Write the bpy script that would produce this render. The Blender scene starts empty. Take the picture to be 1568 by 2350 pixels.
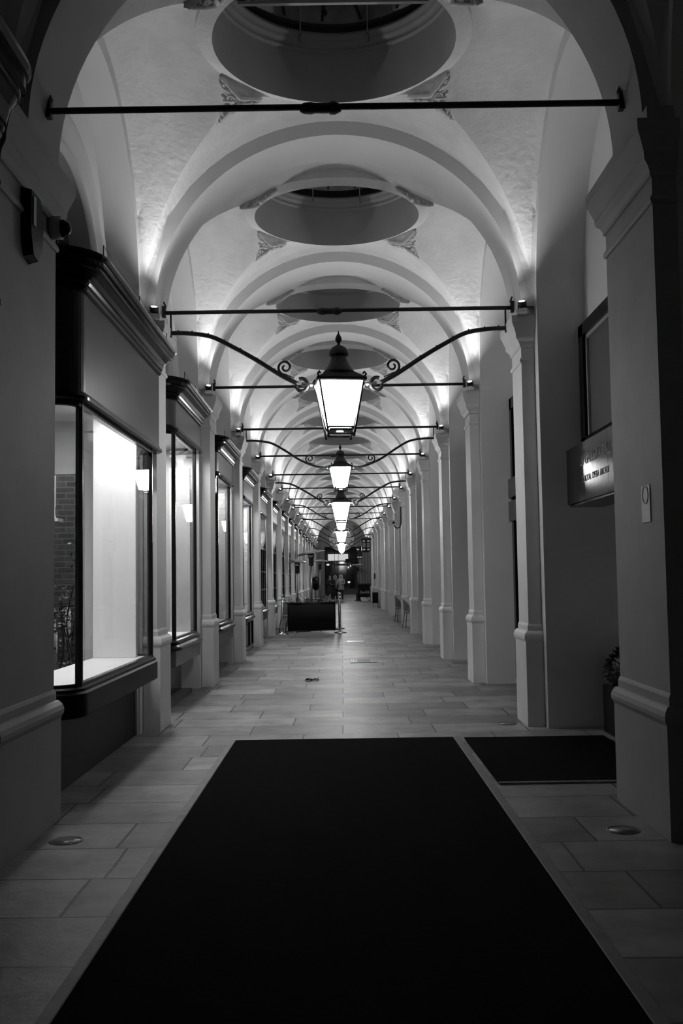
import bpy, bmesh, math, random
from math import pi, sin, cos, sqrt, atan2, radians
from mathutils import Vector, Matrix
random.seed(7)
S = bpy.context.scene
COL = S.collection

# ------------------------------------------------------------------ basics
class MB:
    """collects shapes, then links them as ONE mesh object"""
    def __init__(self): self.v = []; self.f = []; self.sm = []
    def add(self, vs, fs, smooth=False):
        b = len(self.v); self.v += [tuple(p) for p in vs]
        for f in fs:
            self.f.append(tuple(b + i for i in f)); self.sm.append(smooth)
        return self
    def box(self, x0, x1, y0, y1, z0, z1):
        x0, x1 = min(x0, x1), max(x0, x1); y0, y1 = min(y0, y1), max(y0, y1)
        return self.add([(x0,y0,z0),(x1,y0,z0),(x1,y1,z0),(x0,y1,z0),(x0,y0,z1),(x1,y0,z1),(x1,y1,z1),(x0,y1,z1)],
            [(0,3,2,1),(4,5,6,7),(0,1,5,4),(1,2,6,5),(2,3,7,6),(3,0,4,7)])
    def bbox(self, x0, x1, y0, y1, z0, z1, b=.01):
        """box with chamfered vertical and horizontal edges"""
        x0, x1 = min(x0, x1), max(x0, x1); y0, y1 = min(y0, y1), max(y0, y1)
        rings = [(z0, b), (z0 + b, 0), (z1 - b, 0), (z1, b)]
        vs = []
        for z, i in rings:
            X0, X1, Y0, Y1 = x0 + i, x1 - i, y0 + i, y1 - i
            c = b if i == 0 else b * .5
            vs += [(X0+c,Y0,z),(X1-c,Y0,z),(X1,Y0+c,z),(X1,Y1-c,z),(X1-c,Y1,z),(X0+c,Y1,z),(X0,Y1-c,z),(X0,Y0+c,z)]
        fs = [tuple(range(7, -1, -1)), tuple(range(24, 32))]
        for r in range(3):
            for i in range(8):
                j = (i + 1) % 8
                fs.append((r*8+i, r*8+j, r*8+8+j, r*8+8+i))
        return self.add(vs, fs)
    def lathe(self, prof, c=(0,0,0), n=20, M=None, smooth=True, cap=True):
        """prof: [(r,z)...] around local z"""
        vs = []; fs = []
        for r, z in prof:
            for i in range(n):
                a = 2*pi*i/n; vs.append(Vector((r*cos(a), r*sin(a), z)))
        for k in range(len(prof)-1):
            for i in range(n):
                j = (i+1) % n; fs.append((k*n+i, k*n+j, k*n+n+j, k*n+n+i))
        if cap:
            fs.append(tuple(range(n-1, -1, -1))); o = (len(prof)-1)*n; fs.append(tuple(range(o, o+n)))
        if M is not None: vs = [M @ v for v in vs]
        c = Vector(c)
        return self.add([v + c for v in vs], fs, smooth)
    def cyl(self, a, b, r, n=10, r2=None):
        a, b = Vector(a), Vector(b); d = b - a; L = d.length
        q = d.to_track_quat('Z', 'Y').to_matrix().to_4x4()
        return self.lathe([(r, 0), (r if r2 is None else r2, L)], a, n, q)
    def sphere(self, c, r, n=12, m=8, s=(1,1,1)):
        pr = [(max(1e-4, sin(pi*i/m)) , -cos(pi*i/m)) for i in range(m+1)]
        M = Matrix.Diagonal((r*s[0], r*s[1], r*s[2], 1))
        return self.lathe(pr, c, n, M)
    def tube(self, pts, r, n=8, closed=False):
        pts = [Vector(p) for p in pts]; N = len(pts); vs = []; fs = []
        rr = r if isinstance(r, (list, tuple)) else [r]*N
        up = None
        for i, p in enumerate(pts):
            if closed: t = pts[(i+1) % N] - pts[i-1]
            else: t = pts[min(i+1, N-1)] - pts[max(i-1, 0)]
            t = t.normalized() if t.length > 1e-9 else Vector((0,0,1))
            if up is None: up = Vector((0,1,0)) if abs(t.y) < .9 else Vector((1,0,0))
            s = t.cross(up).normalized(); u = s.cross(t).normalized(); up = u
            for k in range(n):
                a = 2*pi*k/n; vs.append(p + (s*cos(a) + u*sin(a))*rr[i])
        for i in range(N if closed else N-1):
            for k in range(n):
                l = (k+1) % n; i2 = (i+1) % N
                fs.append((i*n+k, i*n+l, i2*n+l, i2*n+k))
        if not closed:
            fs.append(tuple(range(n-1, -1, -1))); fs.append(tuple(range((N-1)*n, N*n)))
        return self.add(vs, fs, True)
    def frustum(self, h0, z0, h1, z1, n=4, rot=pi/4):
        """square or round frustum; h = half width"""
        k = 1/cos(pi/n) if n == 4 else 1
        vs = [(h*k*cos(rot+2*pi*i/n), h*k*sin(rot+2*pi*i/n), z) for h, z in ((h0, z0), (h1, z1)) for i in range(n)]
        fs = [tuple(range(n-1,-1,-1)), tuple(range(n, 2*n))] + [(i,(i+1)%n,n+(i+1)%n,n+i) for i in range(n)]
        return self.add(vs, fs)
    def sweep(self, path, prof, closed=True, smooth=False, cap=True):
        """path: (x,y,nx,ny); prof: (offset outward, z)"""
        n = len(prof); vs = []; fs = []
        for x, y, nx, ny in path:
            for o, z in prof: vs.append((x+nx*o, y+ny*o, z))
        for i in range(len(path)-1):
            for k in range(n if closed else n-1):
                l = (k+1) % n
                fs.append((i*n+k, (i+1)*n+k, (i+1)*n+l, i*n+l))
        if closed and cap:
            fs.append(tuple(range(n))); fs.append(tuple(range(len(path)*n-1, (len(path)-1)*n-1, -1)))
        return self.add(vs, fs, smooth)
    def strip(self, A, B, smooth=False):
        n = len(A)
        return self.add(list(A)+list(B), [(i, i+1, n+i+1, n+i) for i in range(n-1)], smooth)
    def build(self, name, m, parent=None, loc=None, fix=True):
        me = bpy.data.meshes.new(name); me.from_pydata(self.v, [], self.f)
        for p, s in zip(me.polygons, self.sm): p.use_smooth = s
        if fix:
            bm = bmesh.new(); bm.from_mesh(me); bmesh.ops.recalc_face_normals(bm, faces=bm.faces); bm.to_mesh(me); bm.free()
        me.materials.append(m); me.update()
        o = bpy.data.objects.new(name, me); COL.objects.link(o)
        if parent: o.parent = parent
        if loc: o.location = loc
        return o

def empty(name, label, cat, loc=(0,0,0), rz=0, group=None):
    o = bpy.data.objects.new(name, None); COL.objects.link(o); o.location = loc; o.rotation_euler = (0,0,rz)
    o.empty_display_size = .1
    return tag(o, label, cat, group)
def tag(o, label, cat, group=None):
    o['label'] = label; o['category'] = cat
    if group: o['group'] = group
    return o
def struct(o): o['kind'] = 'structure'; return o
def copy_tree(o, parent=None, keep=True):
    c = o.copy(); COL.objects.link(c)
    if parent: c.parent = parent
    for ch in list(o.children): copy_tree(ch, c)
    return c
ORD = ['zeroth','first','second','third','fourth','fifth','sixth','seventh','eighth','ninth','tenth','eleventh','twelfth','thirteenth','fourteenth','fifteenth','sixteenth','seventeenth','eighteenth']

# ------------------------------------------------------------------ materials
def mat(name, *a, **k):
    return bpy.data.materials[name] if name in bpy.data.materials else _mat(name, *a, **k)
def _mat(name, col, rough=.6, metal=0., spec=.5, var=0., vscale=3., bump=0., bscale=40., emit=None, estr=0., coat=0.):
    m = bpy.data.materials.new(name); m.use_nodes = True; nt = m.node_tree; N = nt.nodes; L = nt.links
    b = N['Principled BSDF']
    c = (col, col, col, 1) if not isinstance(col, tuple) else col
    b.inputs['Base Color'].default_value = c; b.inputs['Roughness'].default_value = rough; b.inputs['Metallic'].default_value = metal
    b.inputs['Specular IOR Level'].default_value = spec; b.inputs['Coat Weight'].default_value = coat
    tc = N.new('ShaderNodeTexCoord')
    if var:
        no = N.new('ShaderNodeTexNoise'); no.inputs['Scale'].default_value = vscale; no.inputs['Detail'].default_value = 5; no.inputs['Roughness'].default_value = .6
        L.new(tc.outputs['Object'], no.inputs['Vector'])
        r = N.new('ShaderNodeMapRange'); r.inputs['From Min'].default_value = .3; r.inputs['From Max'].default_value = .7
        r.inputs['To Min'].default_value = c[0]*(1-var); r.inputs['To Max'].default_value = min(1, c[0]*(1+var))
        L.new(no.outputs['Fac'], r.inputs['Value']); L.new(r.outputs['Result'], b.inputs['Base Color'])
    if bump:
        n2 = N.new('ShaderNodeTexNoise'); n2.inputs['Scale'].default_value = bscale; n2.inputs['Detail'].default_value = 6
        L.new(tc.outputs['Object'], n2.inputs['Vector'])
        bp_ = N.new('ShaderNodeBump'); bp_.inputs['Strength'].default_value = bump; bp_.inputs['Distance'].default_value = .02
        L.new(n2.outputs['Fac'], bp_.inputs['Height']); L.new(bp_.outputs['Normal'], b.inputs['Normal'])
    if emit is not None:
        b.inputs['Emission Color'].default_value = (emit, emit, emit, 1); b.inputs['Emission Strength'].default_value = estr
    return m
def glass_mat(name, tint=1., rough=.02, refl=1.):
    m = bpy.data.materials.new(name); m.use_nodes = True; nt = m.node_tree; N = nt.nodes; L = nt.links
    N.remove(N['Principled BSDF']); out = N['Material Output']
    t = N.new('ShaderNodeBsdfTransparent'); t.inputs['Color'].default_value = (tint,tint,tint,1)
    g = N.new('ShaderNodeBsdfGlossy'); g.inputs['Roughness'].default_value = rough
    fr = N.new('ShaderNodeFresnel'); fr.inputs['IOR'].default_value = 1.45
    ge = N.new('ShaderNodeNewGeometry'); mr = N.new('ShaderNodeMapRange'); mr.inputs['To Min'].default_value = 1.45; mr.inputs['To Max'].default_value = 1/1.45
    L.new(ge.outputs['Backfacing'], mr.inputs['Value']); L.new(mr.outputs['Result'], fr.inputs['IOR'])
    mu = N.new('ShaderNodeMath'); mu.operation = 'MULTIPLY'; mu.inputs[1].default_value = refl
    mx = N.new('ShaderNodeMixShader')
    L.new(fr.outputs[0], mu.inputs[0]); L.new(mu.outputs[0], mx.inputs[0]); L.new(t.outputs[0], mx.inputs[1]); L.new(g.outputs[0], mx.inputs[2]); L.new(mx.outputs[0], out.inputs['Surface'])
    return m
def brick_mat(name, c1, c2, cm, bw, rh, mortar, rough, bump, axes='XY', offset=.5, distort=0., specular=.4, bump2=.15, nlo=.65, nhi=1.3):
    m = bpy.data.materials.new(name); m.use_nodes = True; nt = m.node_tree; N = nt.nodes; L = nt.links
    b = N['Principled BSDF']; b.inputs['Roughness'].default_value = rough; b.inputs['Specular IOR Level'].default_value = specular
    tc = N.new('ShaderNodeTexCoord'); sp = N.new('ShaderNodeSeparateXYZ'); cb = N.new('ShaderNodeCombineXYZ')
    L.new(tc.outputs['Object'], sp.inputs[0])
    for i, a in enumerate(axes): L.new(sp.outputs[a], cb.inputs[i])
    vec = cb.outputs[0]
    if distort:
        n0 = N.new('ShaderNodeTexNoise'); n0.inputs['Scale'].default_value = 1.3; n0.inputs['Detail'].default_value = 2
        L.new(tc.outputs['Object'], n0.inputs['Vector'])
        sc = N.new('ShaderNodeVectorMath'); sc.operation = 'MULTIPLY_ADD'; sc.inputs[1].default_value = (distort,)*3
        L.new(n0.outputs['Color'], sc.inputs[0]); L.new(vec, sc.inputs[2]); vec = sc.outputs[0]
    br = N.new('ShaderNodeTexBrick'); br.offset = offset; br.offset_frequency = 2; br.squash = 1.35; br.squash_frequency = 3
    br.inputs['Scale'].default_value = 1; br.inputs['Mortar Size'].default_value = mortar; br.inputs['Mortar Smooth'].default_value = .2
    br.inputs['Bias'].default_value = 0; br.inputs['Brick Width'].default_value = bw; br.inputs['Row Height'].default_value = rh
    for k, c in (('Color1', c1), ('Color2', c2), ('Mortar', cm)): br.inputs[k].default_value = (c,c,c,1)
    L.new(vec, br.inputs['Vector'])
    no = N.new('ShaderNodeTexNoise'); no.inputs['Scale'].default_value = 2.2; no.inputs['Detail'].default_value = 8; no.inputs['Roughness'].default_value = .65
    L.new(tc.outputs['Object'], no.inputs['Vector'])
    r = N.new('ShaderNodeMapRange'); r.inputs['From Min'].default_value = .25; r.inputs['From Max'].default_value = .75; r.inputs['To Min'].default_value = nlo; r.inputs['To Max'].default_value = nhi
    L.new(no.outputs['Fac'], r.inputs['Value'])
    mx = N.new('ShaderNodeMix'); mx.data_type = 'RGBA'; mx.blend_type = 'MULTIPLY'; mx.inputs['Factor'].default_value = 1
    L.new(br.outputs['Color'], mx.inputs['A']); L.new(r.outputs['Result'], mx.inputs['B']); L.new(mx.outputs['Result'], b.inputs['Base Color'])
    n2 = N.new('ShaderNodeTexNoise'); n2.inputs['Scale'].default_value = 18; n2.inputs['Detail'].default_value = 6; L.new(tc.outputs['Object'], n2.inputs['Vector'])
    inv = N.new('ShaderNodeMath'); inv.operation = 'MULTIPLY_ADD'; inv.inputs[1].default_value = -1.0
    ms = N.new('ShaderNodeMath'); ms.operation = 'MULTIPLY'; ms.inputs[1].default_value = bump2
    L.new(n2.outputs['Fac'], ms.inputs[0]); L.new(br.outputs['Fac'], inv.inputs[0]); L.new(ms.outputs[0], inv.inputs[2])
    bu = N.new('ShaderNodeBump'); bu.inputs['Strength'].default_value = bump; bu.inputs['Distance'].default_value = .01
    L.new(inv.outputs[0], bu.inputs['Height']); L.new(bu.outputs['Normal'], b.inputs['Normal'])
    return m

PLASTER = mat('white_stucco', .74, .8, var=.09, vscale=2.2, bump=.45, bscale=17, spec=.25)
PAINT = mat('smooth_white_paint', .70, .55, var=.04, vscale=1.5, bump=.06, bscale=9, spec=.4)
SHADEDSTONE = mat('shade_darkened_stone', .40, .65, var=.08, vscale=2., bump=.08, bscale=14, spec=.35)  # foreground piers and arch: colour darkened to paint in the dim foreground shade
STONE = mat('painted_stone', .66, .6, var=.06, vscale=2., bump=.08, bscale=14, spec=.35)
DRUM = mat('grey_drum_paint', .46, .7, var=.06)
DRUMDARK = mat('dark_lantern_light_lining', .05, .7)
FRIEZE = mat('worn_grey_frieze', .36, .7, var=.35, vscale=4)
BLACK = mat('black_gloss_paint', .007, .20, spec=.09, var=.3, vscale=5)
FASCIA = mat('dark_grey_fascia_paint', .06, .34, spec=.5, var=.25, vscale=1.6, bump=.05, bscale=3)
IRON = mat('black_painted_iron', .013, .45, spec=.5, bump=.3, bscale=60)
GLASS = glass_mat('shop_glass', .98, .015, .4)
DARKGLASS = mat('dark_window_glass', .008, .06, spec=.7)
WHITE = mat('white_display_paint', .86, .5, var=.02)
GREYWALL = mat('grey_shop_wall', .42, .6, var=.08)
CHROME = mat('polished_steel', .62, .16, 1.)
STEEL = mat('brushed_steel', .45, .35, 1., var=.1)
MATM = mat('black_rubber_mat', .004, .95, spec=.03, bump=.5, bscale=300)
MATEDGE = mat('grey_mat_edging', .16, .6, var=.2, vscale=8)
SIGN = mat('gloss_black_sign', .010, .12, spec=.1, bump=.02, bscale=6)
LETTER = mat('dull_sign_lettering', .26, .6)
LAMPGLASS = mat('glowing_lamp_glass', .9, .4, emit=1., estr=22.)
LAMPGLASS_B = mat('brighter_glowing_lamp_glass', .9, .4, emit=1., estr=46.)
BULB = mat('lamp_tube', .9, .4, emit=1., estr=10.)
LENS = mat('glowing_uplight_lens', .9, .4, emit=1., estr=14.)
DOWN = mat('glowing_downlight_lens', .9, .4, emit=1., estr=25.)
LEAF = mat('dark_leaves', .025, .5, var=.5, vscale=12)
PALELEAF = mat('pale_leaves', .12, .5, var=.6, vscale=12)
CANVAS = mat('black_canvas', .008, .85, spec=.2, bump=.1, bscale=80)
WOOD = mat('dark_table_wood', .06, .4, var=.3, vscale=9)
WICKER = mat('woven_wicker', .14, .6, var=.9, vscale=55)
PALEWICKER = mat('pale_cane', .4, .5, var=.5, vscale=30)
SKIN = mat('skin', .42, .5, var=.05)
HAIRF = mat('fair_hair', .62, .5, var=.4, vscale=40)
HAIRD = mat('dark_hair', .02, .45)
COATD = mat('dark_cloth', .022, .85, var=.3, vscale=14)
COATG = mat('grey_cloth', .34, .85, var=.25, vscale=14)
SCARF = mat('pale_scarf', .34, .85, var=.4, vscale=25)
BRICK = brick_mat('sooty_brick', .03, .055, .075, .225, .075, .011, .85, .5, axes='XZ')
FLOORM = brick_mat('york_stone_flags', .12, .27, .03, .92, .585, .008, .46, .8, axes='XY', offset=.42, distort=.025, specular=.45, bump2=.5, nlo=.45, nhi=1.5)

# ------------------------------------------------------------------ camera (35 mm lens, tilted up a little)
F, PITCH, YAW, ROLL, HC = 2285., .0663, .0004, -.0151, 1.53
cp, sp_, cy, sy, cr, sr = cos(PITCH), sin(PITCH), cos(YAW), sin(YAW), cos(ROLL), sin(ROLL)
fwd = Vector((sy*cp, cy*cp, sp_)); right = Vector((cy, -sy, 0)); up = right.cross(fwd)
Rv = cr*right + sr*up; Uv = -sr*right + cr*up
cam = bpy.data.cameras.new('camera'); co = bpy.data.objects.new('camera', cam); COL.objects.link(co)
cam.sensor_fit = 'VERTICAL'; cam.sensor_height = 36; cam.lens = F/2350*36; cam.clip_end = 300; cam.clip_start = .05
M = Matrix((Rv, Uv, -fwd)).transposed().to_4x4(); M.translation = (0, 0, HC); co.matrix_world = M
S.camera = co

# ------------------------------------------------------------------ layout
BAY = 4.2; Y0 = 6.31; NP = 17                # pier k stands at Y0 + k*BAY, k = -1 .. 17
def yk(k): return Y0 + k*BAY
SPR = 4.32                                   # springing line
AX, HV = 2.04, 2.01                          # vault half-span and rise
AYH = BAY/2 - .33                            # vault half-length
ZR, RO, R1 = 6.18, 1.06, 1.20                # skylight ring
XL, XR = 2.36, 2.53                          # side walls
YEND = yk(NP) + .4

# ---- floor
fl = MB(); fl.box(-3.2, 3.4, -4.2, 100, -.3, 0)
struct(fl.build('floor', FLOORM))

# ---- vaults (one per bay)
def vault_mesh():
    mb = MB(); na = 96; nr = 18
    def zv(x, y):
        hx = HV*sqrt(max(0, 1-(x/AX)**2)); hy = HV*sqrt(max(0, 1-(y/AYH)**2))
        return SPR + max(hx, hy)
    angs = []
    ac = atan2(AYH, AX); corners = [ac, pi-ac, pi+ac, 2*pi-ac]; q = na//4
    for c in range(4):
        a0 = corners[c]; a1 = corners[(c+1) % 4] + (2*pi if c == 3 else 0)
        angs += [a0 + (a1-a0)*i/q for i in range(q)]
    n = len(angs)
    def edge(a):
        t = min(AX/max(1e-9, abs(cos(a))), AYH/max(1e-9, abs(sin(a)))); return t
    rows = []
    rows.append([(RO*cos(a), RO*sin(a), ZR) for a in angs])
    rows.append([(R1*cos(a), R1*sin(a), ZR+.05) for a in angs])
    for i in range(nr+1):
        t = 1-(1-i/nr)**1.25
        row = []
        for a in angs:
            e = edge(a); r = R1 + (e-R1)*t; x, y = r*cos(a), r*sin(a); row.append((x, y, zv(x, y)))
        rows.append(row)
    vs = [p for r in rows for p in r]; fs = []
    for k in range(len(rows)-1):
        for i in range(n):
            j = (i+1) % n; fs.append((k*n+i, k*n+n+i, k*n+n+j, k*n+j))
    mb.add(vs, fs, False)
    return mb
vb = vault_mesh()
c0 = struct(vb.build('ceiling', PLASTER, loc=(0, yk(0)+BAY/2, 0), fix=False))
me = c0.data
for p in me.polygons: p.use_smooth = True
bm = bmesh.new(); bm.from_mesh(me); bmesh.ops.recalc_face_normals(bm, faces=bm.faces)
for e in bm.edges:
    if len(e.link_faces) == 2 and e.calc_face_angle(0) > radians(14): e.smooth = False
bm.to_mesh(me); bm.free()
for k in range(-1, NP):
    if k == 0: continue
    c = c0.copy(); COL.objects.link(c); c.location = (0, yk(k)+BAY/2, 0)

# ---- transverse arches
def arch_mb(hw):
    mb = MB(); n = 48
    def ell(a, h, z0=SPR): return [(a*cos(pi*i/n), z0 + h*sin(pi*i/n)) for i in range(n+1)]
    I = ell(1.90, ZR-SPR); O = ell(AX, HV)
    for y, s in ((-hw, 1), (hw, -1)):
        mb.strip([(x, y, z) for x, z in I], [(x, y, z) for x, z in O])
    mb.strip([(x, -hw, z) for x, z in I], [(x, hw, z) for x, z in I], True)
    mb.strip([(x, -hw, z) for x, z in O], [(x, hw, z) for x, z in O], True)
    return mb
am = arch_mb(.33).build('trim_1', PAINT, loc=(0, yk(1), 0), fix=True); struct(am)
a0 = struct(arch_mb(.33).build('trim_2', SHADEDSTONE, loc=(0, yk(0), 0)))
for k in range(2, NP+1):
    c = am.copy(); c.name = 'trim_%d' % (k+1); COL.objects.link(c); c.location = (0, yk(k), 0)

# ---- side walls: lateral arches, soffits, piers and wall panels of every bay
def wall(side, Xw, name, window):
    sg = -1 if side == 'left' else 1
    mb = MB(); n = 40
    for k in range(-1, NP):
        yc = yk(k)+BAY/2
        def P(X, pts): return [(sg*X, yc+y, z) for y, z in pts]
        I = [(1.65*cos(pi*i/n), SPR+1.86*sin(pi*i/n)) for i in range(n+1)]
        O = [(AYH*cos(pi*i/n), SPR+HV*sin(pi*i/n)) for i in range(n+1)]
        Id = [(1.65, 0)] + I + [(-1.65, 0)]; Od = [(AYH, 0)] + O + [(-AYH, 0)]
        mb.strip(P(AX, Id), P(AX, Od))
        mb.strip(P(AX, Id), P(Xw, Id), True)
        if window:
            zb, zs, r = 3.80, 4.08, 1.14
            W = [(r, zb)] + [(r*cos(pi*i/n), zs + r*sin(pi*i/n)) for i in range(n+1)] + [(-r, zb)]
            J = [(1.65, zb)] + I + [(-1.65, zb)]
            mb.strip(P(Xw, J), P(Xw, W)); mb.strip(P(Xw, W), P(Xw+.25, W), True)
            mb.add(P(Xw, [(1.65, zb), (1.65, 3.7), (-1.65, 3.7), (-1.65, zb)]), [(0,1,2,3)])
        else:
            top = 4.06 if k != 0 else 4.06
            J = [(1.65, top)] + I + [(-1.65, top)]
            cen = P(Xw, [(0, top)])
            pts = P(Xw, J); mb.add(cen+pts, [(0, i+1, i+2) for i in range(len(pts)-1)])
            mb.add(P(Xw, [(1.65, 0), (1.65, top), (-1.65, top), (-1.65, 0)]) if k != 0 else P(Xw, [(1.65, 2.85), (1.65, top), (-1.65, top), (-1.65, 2.85)]), [(0,1,2,3)])
            if k == 0:   # deep doorway below the gallery sign
                mb.add(P(Xw, [(1.65, 0), (1.65, 2.85)]) + P(3.3, [(1.65, 2.85), (1.65, 0)]), [(0,1,2,3)])
                mb.add(P(Xw, [(-1.65, 0), (-1.65, 2.85)]) + P(3.3, [(-1.65, 2.85), (-1.65, 0)]), [(0,1,2,3)])
                mb.add(P(Xw, [(1.65, 2.85), (-1.65, 2.85)]) + P(3.3, [(-1.65, 2.85), (1.65, 2.85)]), [(0,1,2,3)])
                mb.add(P(3.3, [(1.65, 0), (1.65, 2.85), (-1.65, 2.85), (-1.65, 0)]), [(0,1,2,3)])
    # pier cores behind the pilasters
    for k in range(-1, NP+1):
        h = .33
        mb.add([(sg*AX, yk(k)-h, 0), (sg*AX, yk(k)+h, 0), (sg*AX, yk(k)+h, SPR), (sg*AX, yk(k)-h, SPR)], [(0,1,2,3)])
    return struct(mb.build(name, PAINT, fix=True))
wall('left', XL, 'wall_left', True)
wall('right', XR, 'wall_right', False)

# ---- end wall with the round barred light
YE = yk(NP)+.45
mb = MB(); n = 48
zc, rr = 4.62, 1.02
outer = []
cir = [(rr*cos(2*pi*i/n), zc + rr*sin(2*pi*i/n)) for i in range(n+1)]
for i in range(n+1):
    a = 2*pi*i/n; dx, dz = cos(a), sin(a)
    t = 9
    if abs(dx) > 1e-6: t = min(t, 2.6/abs(dx))
    t = min(t, (7.0-zc)/dz if dz > 1e-6 else t)
    if dz < -1e-6: t = min(t, max(1.04, (3.98-zc)/dz)) if abs((3.98-zc)/dz) > 1.02 else min(t, 1.02)
    outer.append((dx*t, zc+dz*t))
mb.strip([(x, YE, z) for x, z in cir], [(x, YE, z) for x, z in outer])
mb.strip([(x, YE, z) for x, z in cir], [(x, YE+.2, z) for x, z in cir])
mb.box(-3.2, -1.35, YE, YE+.3, 0, 3.99); mb.box(1.75, 3.2, YE, YE+.3, 0, 3.99)
struct(mb.build('wall_far', mat('grey_end_wall', .42, .7, var=.1)))

# ---- pilasters
def pilaster_mesh(big):
    """local: inner face towards +x; returns plinth, shaft, capital (wall face at x=0, projecting to x=+.)"""
    d = .08 if big else .07                    # shaft projection in front of the pier core
    ya, yb = {0: (-.27, .27), 1: (-.87, .24), 2: (-.49, .55)}[big]
    zt = .66 if big else .86
    x0 = -.066
    out = []
    def ring(mb, levels):
        vs = []; fs = []
        for o, z in levels:
            vs += [(x0, ya-o, z), (d+o, ya-o, z), (d+o, yb+o, z), (x0, yb+o, z)]
        for i in range(len(levels)-1):
            for j in range(4):
                l = (j+1) % 4; fs.append((i*4+j, i*4+l, i*4+4+l, i*4+4+j))
        fs.append((3,2,1,0)); m = len(levels)*4-4; fs.append((m, m+1, m+2, m+3))
        return mb.add(vs, fs)
    p = ring(MB(), [(.038, 0), (.038, zt-.01), (.042, zt), (.052, zt+.02), (.054, zt+.045), (.046, zt+.075), (.028, zt+.10), (.012, zt+.105), (.012, zt+.15), (.004, zt+.17), (0, zt+.175)])
    s = ring(MB(), [(0, zt+.17), (0, 3.74)])
    c = ring(MB(), [(0, 3.735), (.012, 3.74), (.02, 3.76), (.012, 3.785), (.0, 3.79), (0, 3.90), (.014, 3.905), (.016, 3.93), (.03, 3.96), (.055, 3.985), (.06, 4.0), (.06, 4.03), (.085, 4.10), (.105, 4.15), (.108, 4.215), (.02, 4.22), (.02, SPR+.01)])
    return p, s, c
PM = {b: [m.build(nm, SHADEDSTONE if b else STONE) for m, nm in zip(pilaster_mesh(b), ('plinth', 'shaft', 'capital'))] for b in (0, 1, 2)}
for k in range(0, NP+1):
    for side in (-1, 1):
        w = 'left' if side < 0 else 'right'
        oth = 'row of shop windows' if side < 0 else 'plain recessed wall'
        if k == 0: lab = 'wide shaded foreground pilaster with alarm box and camera, beside the first shop window' if side < 0 else 'wide shaded foreground pilaster bearing a small pale notice'
        else: lab = '%s slim white pilaster on the %s, counting from the wide foreground one' % (ORD[k], w)
        r = empty('pilaster', lab, 'pilaster', (side*1.97, yk(k), 0), 0 if side < 0 else pi, 'pilasters along the %s side of the arcade' % w)
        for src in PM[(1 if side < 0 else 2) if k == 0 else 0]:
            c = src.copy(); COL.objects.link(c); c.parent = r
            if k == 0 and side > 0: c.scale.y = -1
for b in PM:
    for src in PM[b]: bpy.data.objects.remove(src)
# ---- skylights
def skylight(k, det):
    yc = yk(k)+BAY/2
    root = MB().lathe([(RO, ZR), (RO, 6.68)], n=64, cap=False).build('window_%d' % (k+2), DRUM, loc=(0, yc, 0), fix=False)
    struct(root)
    for p in root.data.polygons: p.use_smooth = True
    MB().lathe([(RO, 6.67), (1.035, 6.68), (1.03, 6.70), (1.04, 6.715), (1.0, 6.73), (.985, 6.76), (.985, 6.775), (.955, 6.79), (.95, 6.825), (1.05, 6.83)], n=64, cap=False).build('cornice_ring', mat('cornice_grey', .4, .6), root)
    MB().lathe([(1.07, 6.82), (1.07, 6.95)], n=64, cap=False).build('dark_band', DRUMDARK, root)
    fz = MB().lathe([(1.0, 6.94), (.98, 6.945), (.93, 7.14), (.95, 7.15)], n=64, cap=False).build('frieze', FRIEZE, root)
    if det:
        b = MB()
        for i in range(16):
            a = 2*pi*(i+.3)/16; t = .07 if i % 2 else -.02
            b.cyl((.968*cos(a), .968*sin(a), 6.95), (.92*cos(a+t), .92*sin(a+t), 7.135), .014, 6)
        b.build('frieze_joint', DRUMDARK, fz)
        h = MB()
        for i in range(8):
            a = 2*pi*(i+.12)/8; h.sphere((.952*cos(a), .952*sin(a), 7.03), .03, 10, 6)
        h.build('vent_hole', DRUMDARK, fz)
    gl = MB().lathe([(.96, 7.14), (.70, 7.55), (.02, 7.8)], n=24, cap=False).build('pane', DARKGLASS, root)
    b = MB()
    for i in range(8):
        a = 2*pi*i/8; b.tube([(.95*cos(a), .95*sin(a), 7.13), (.69*cos(a), .69*sin(a), 7.53), (.05*cos(a), .05*sin(a), 7.77)], .018, 6)
    b.build('glazing_bar', DRUM, root)
    for x in (-.325, .325):
        MB().cyl((x, .9, 6.80), (x, .78, 7.30), .008, 6).cyl((x, .9, 6.80), (x, .93, 6.72), .012, 6).build('hanger_rod', STEEL, root)
    MB().box(-.95, .95, .38, .42, 6.79, 6.82).build('cross_bar', DRUM, root)
for k in range(-1, NP): skylight(k, k < 3)

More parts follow.
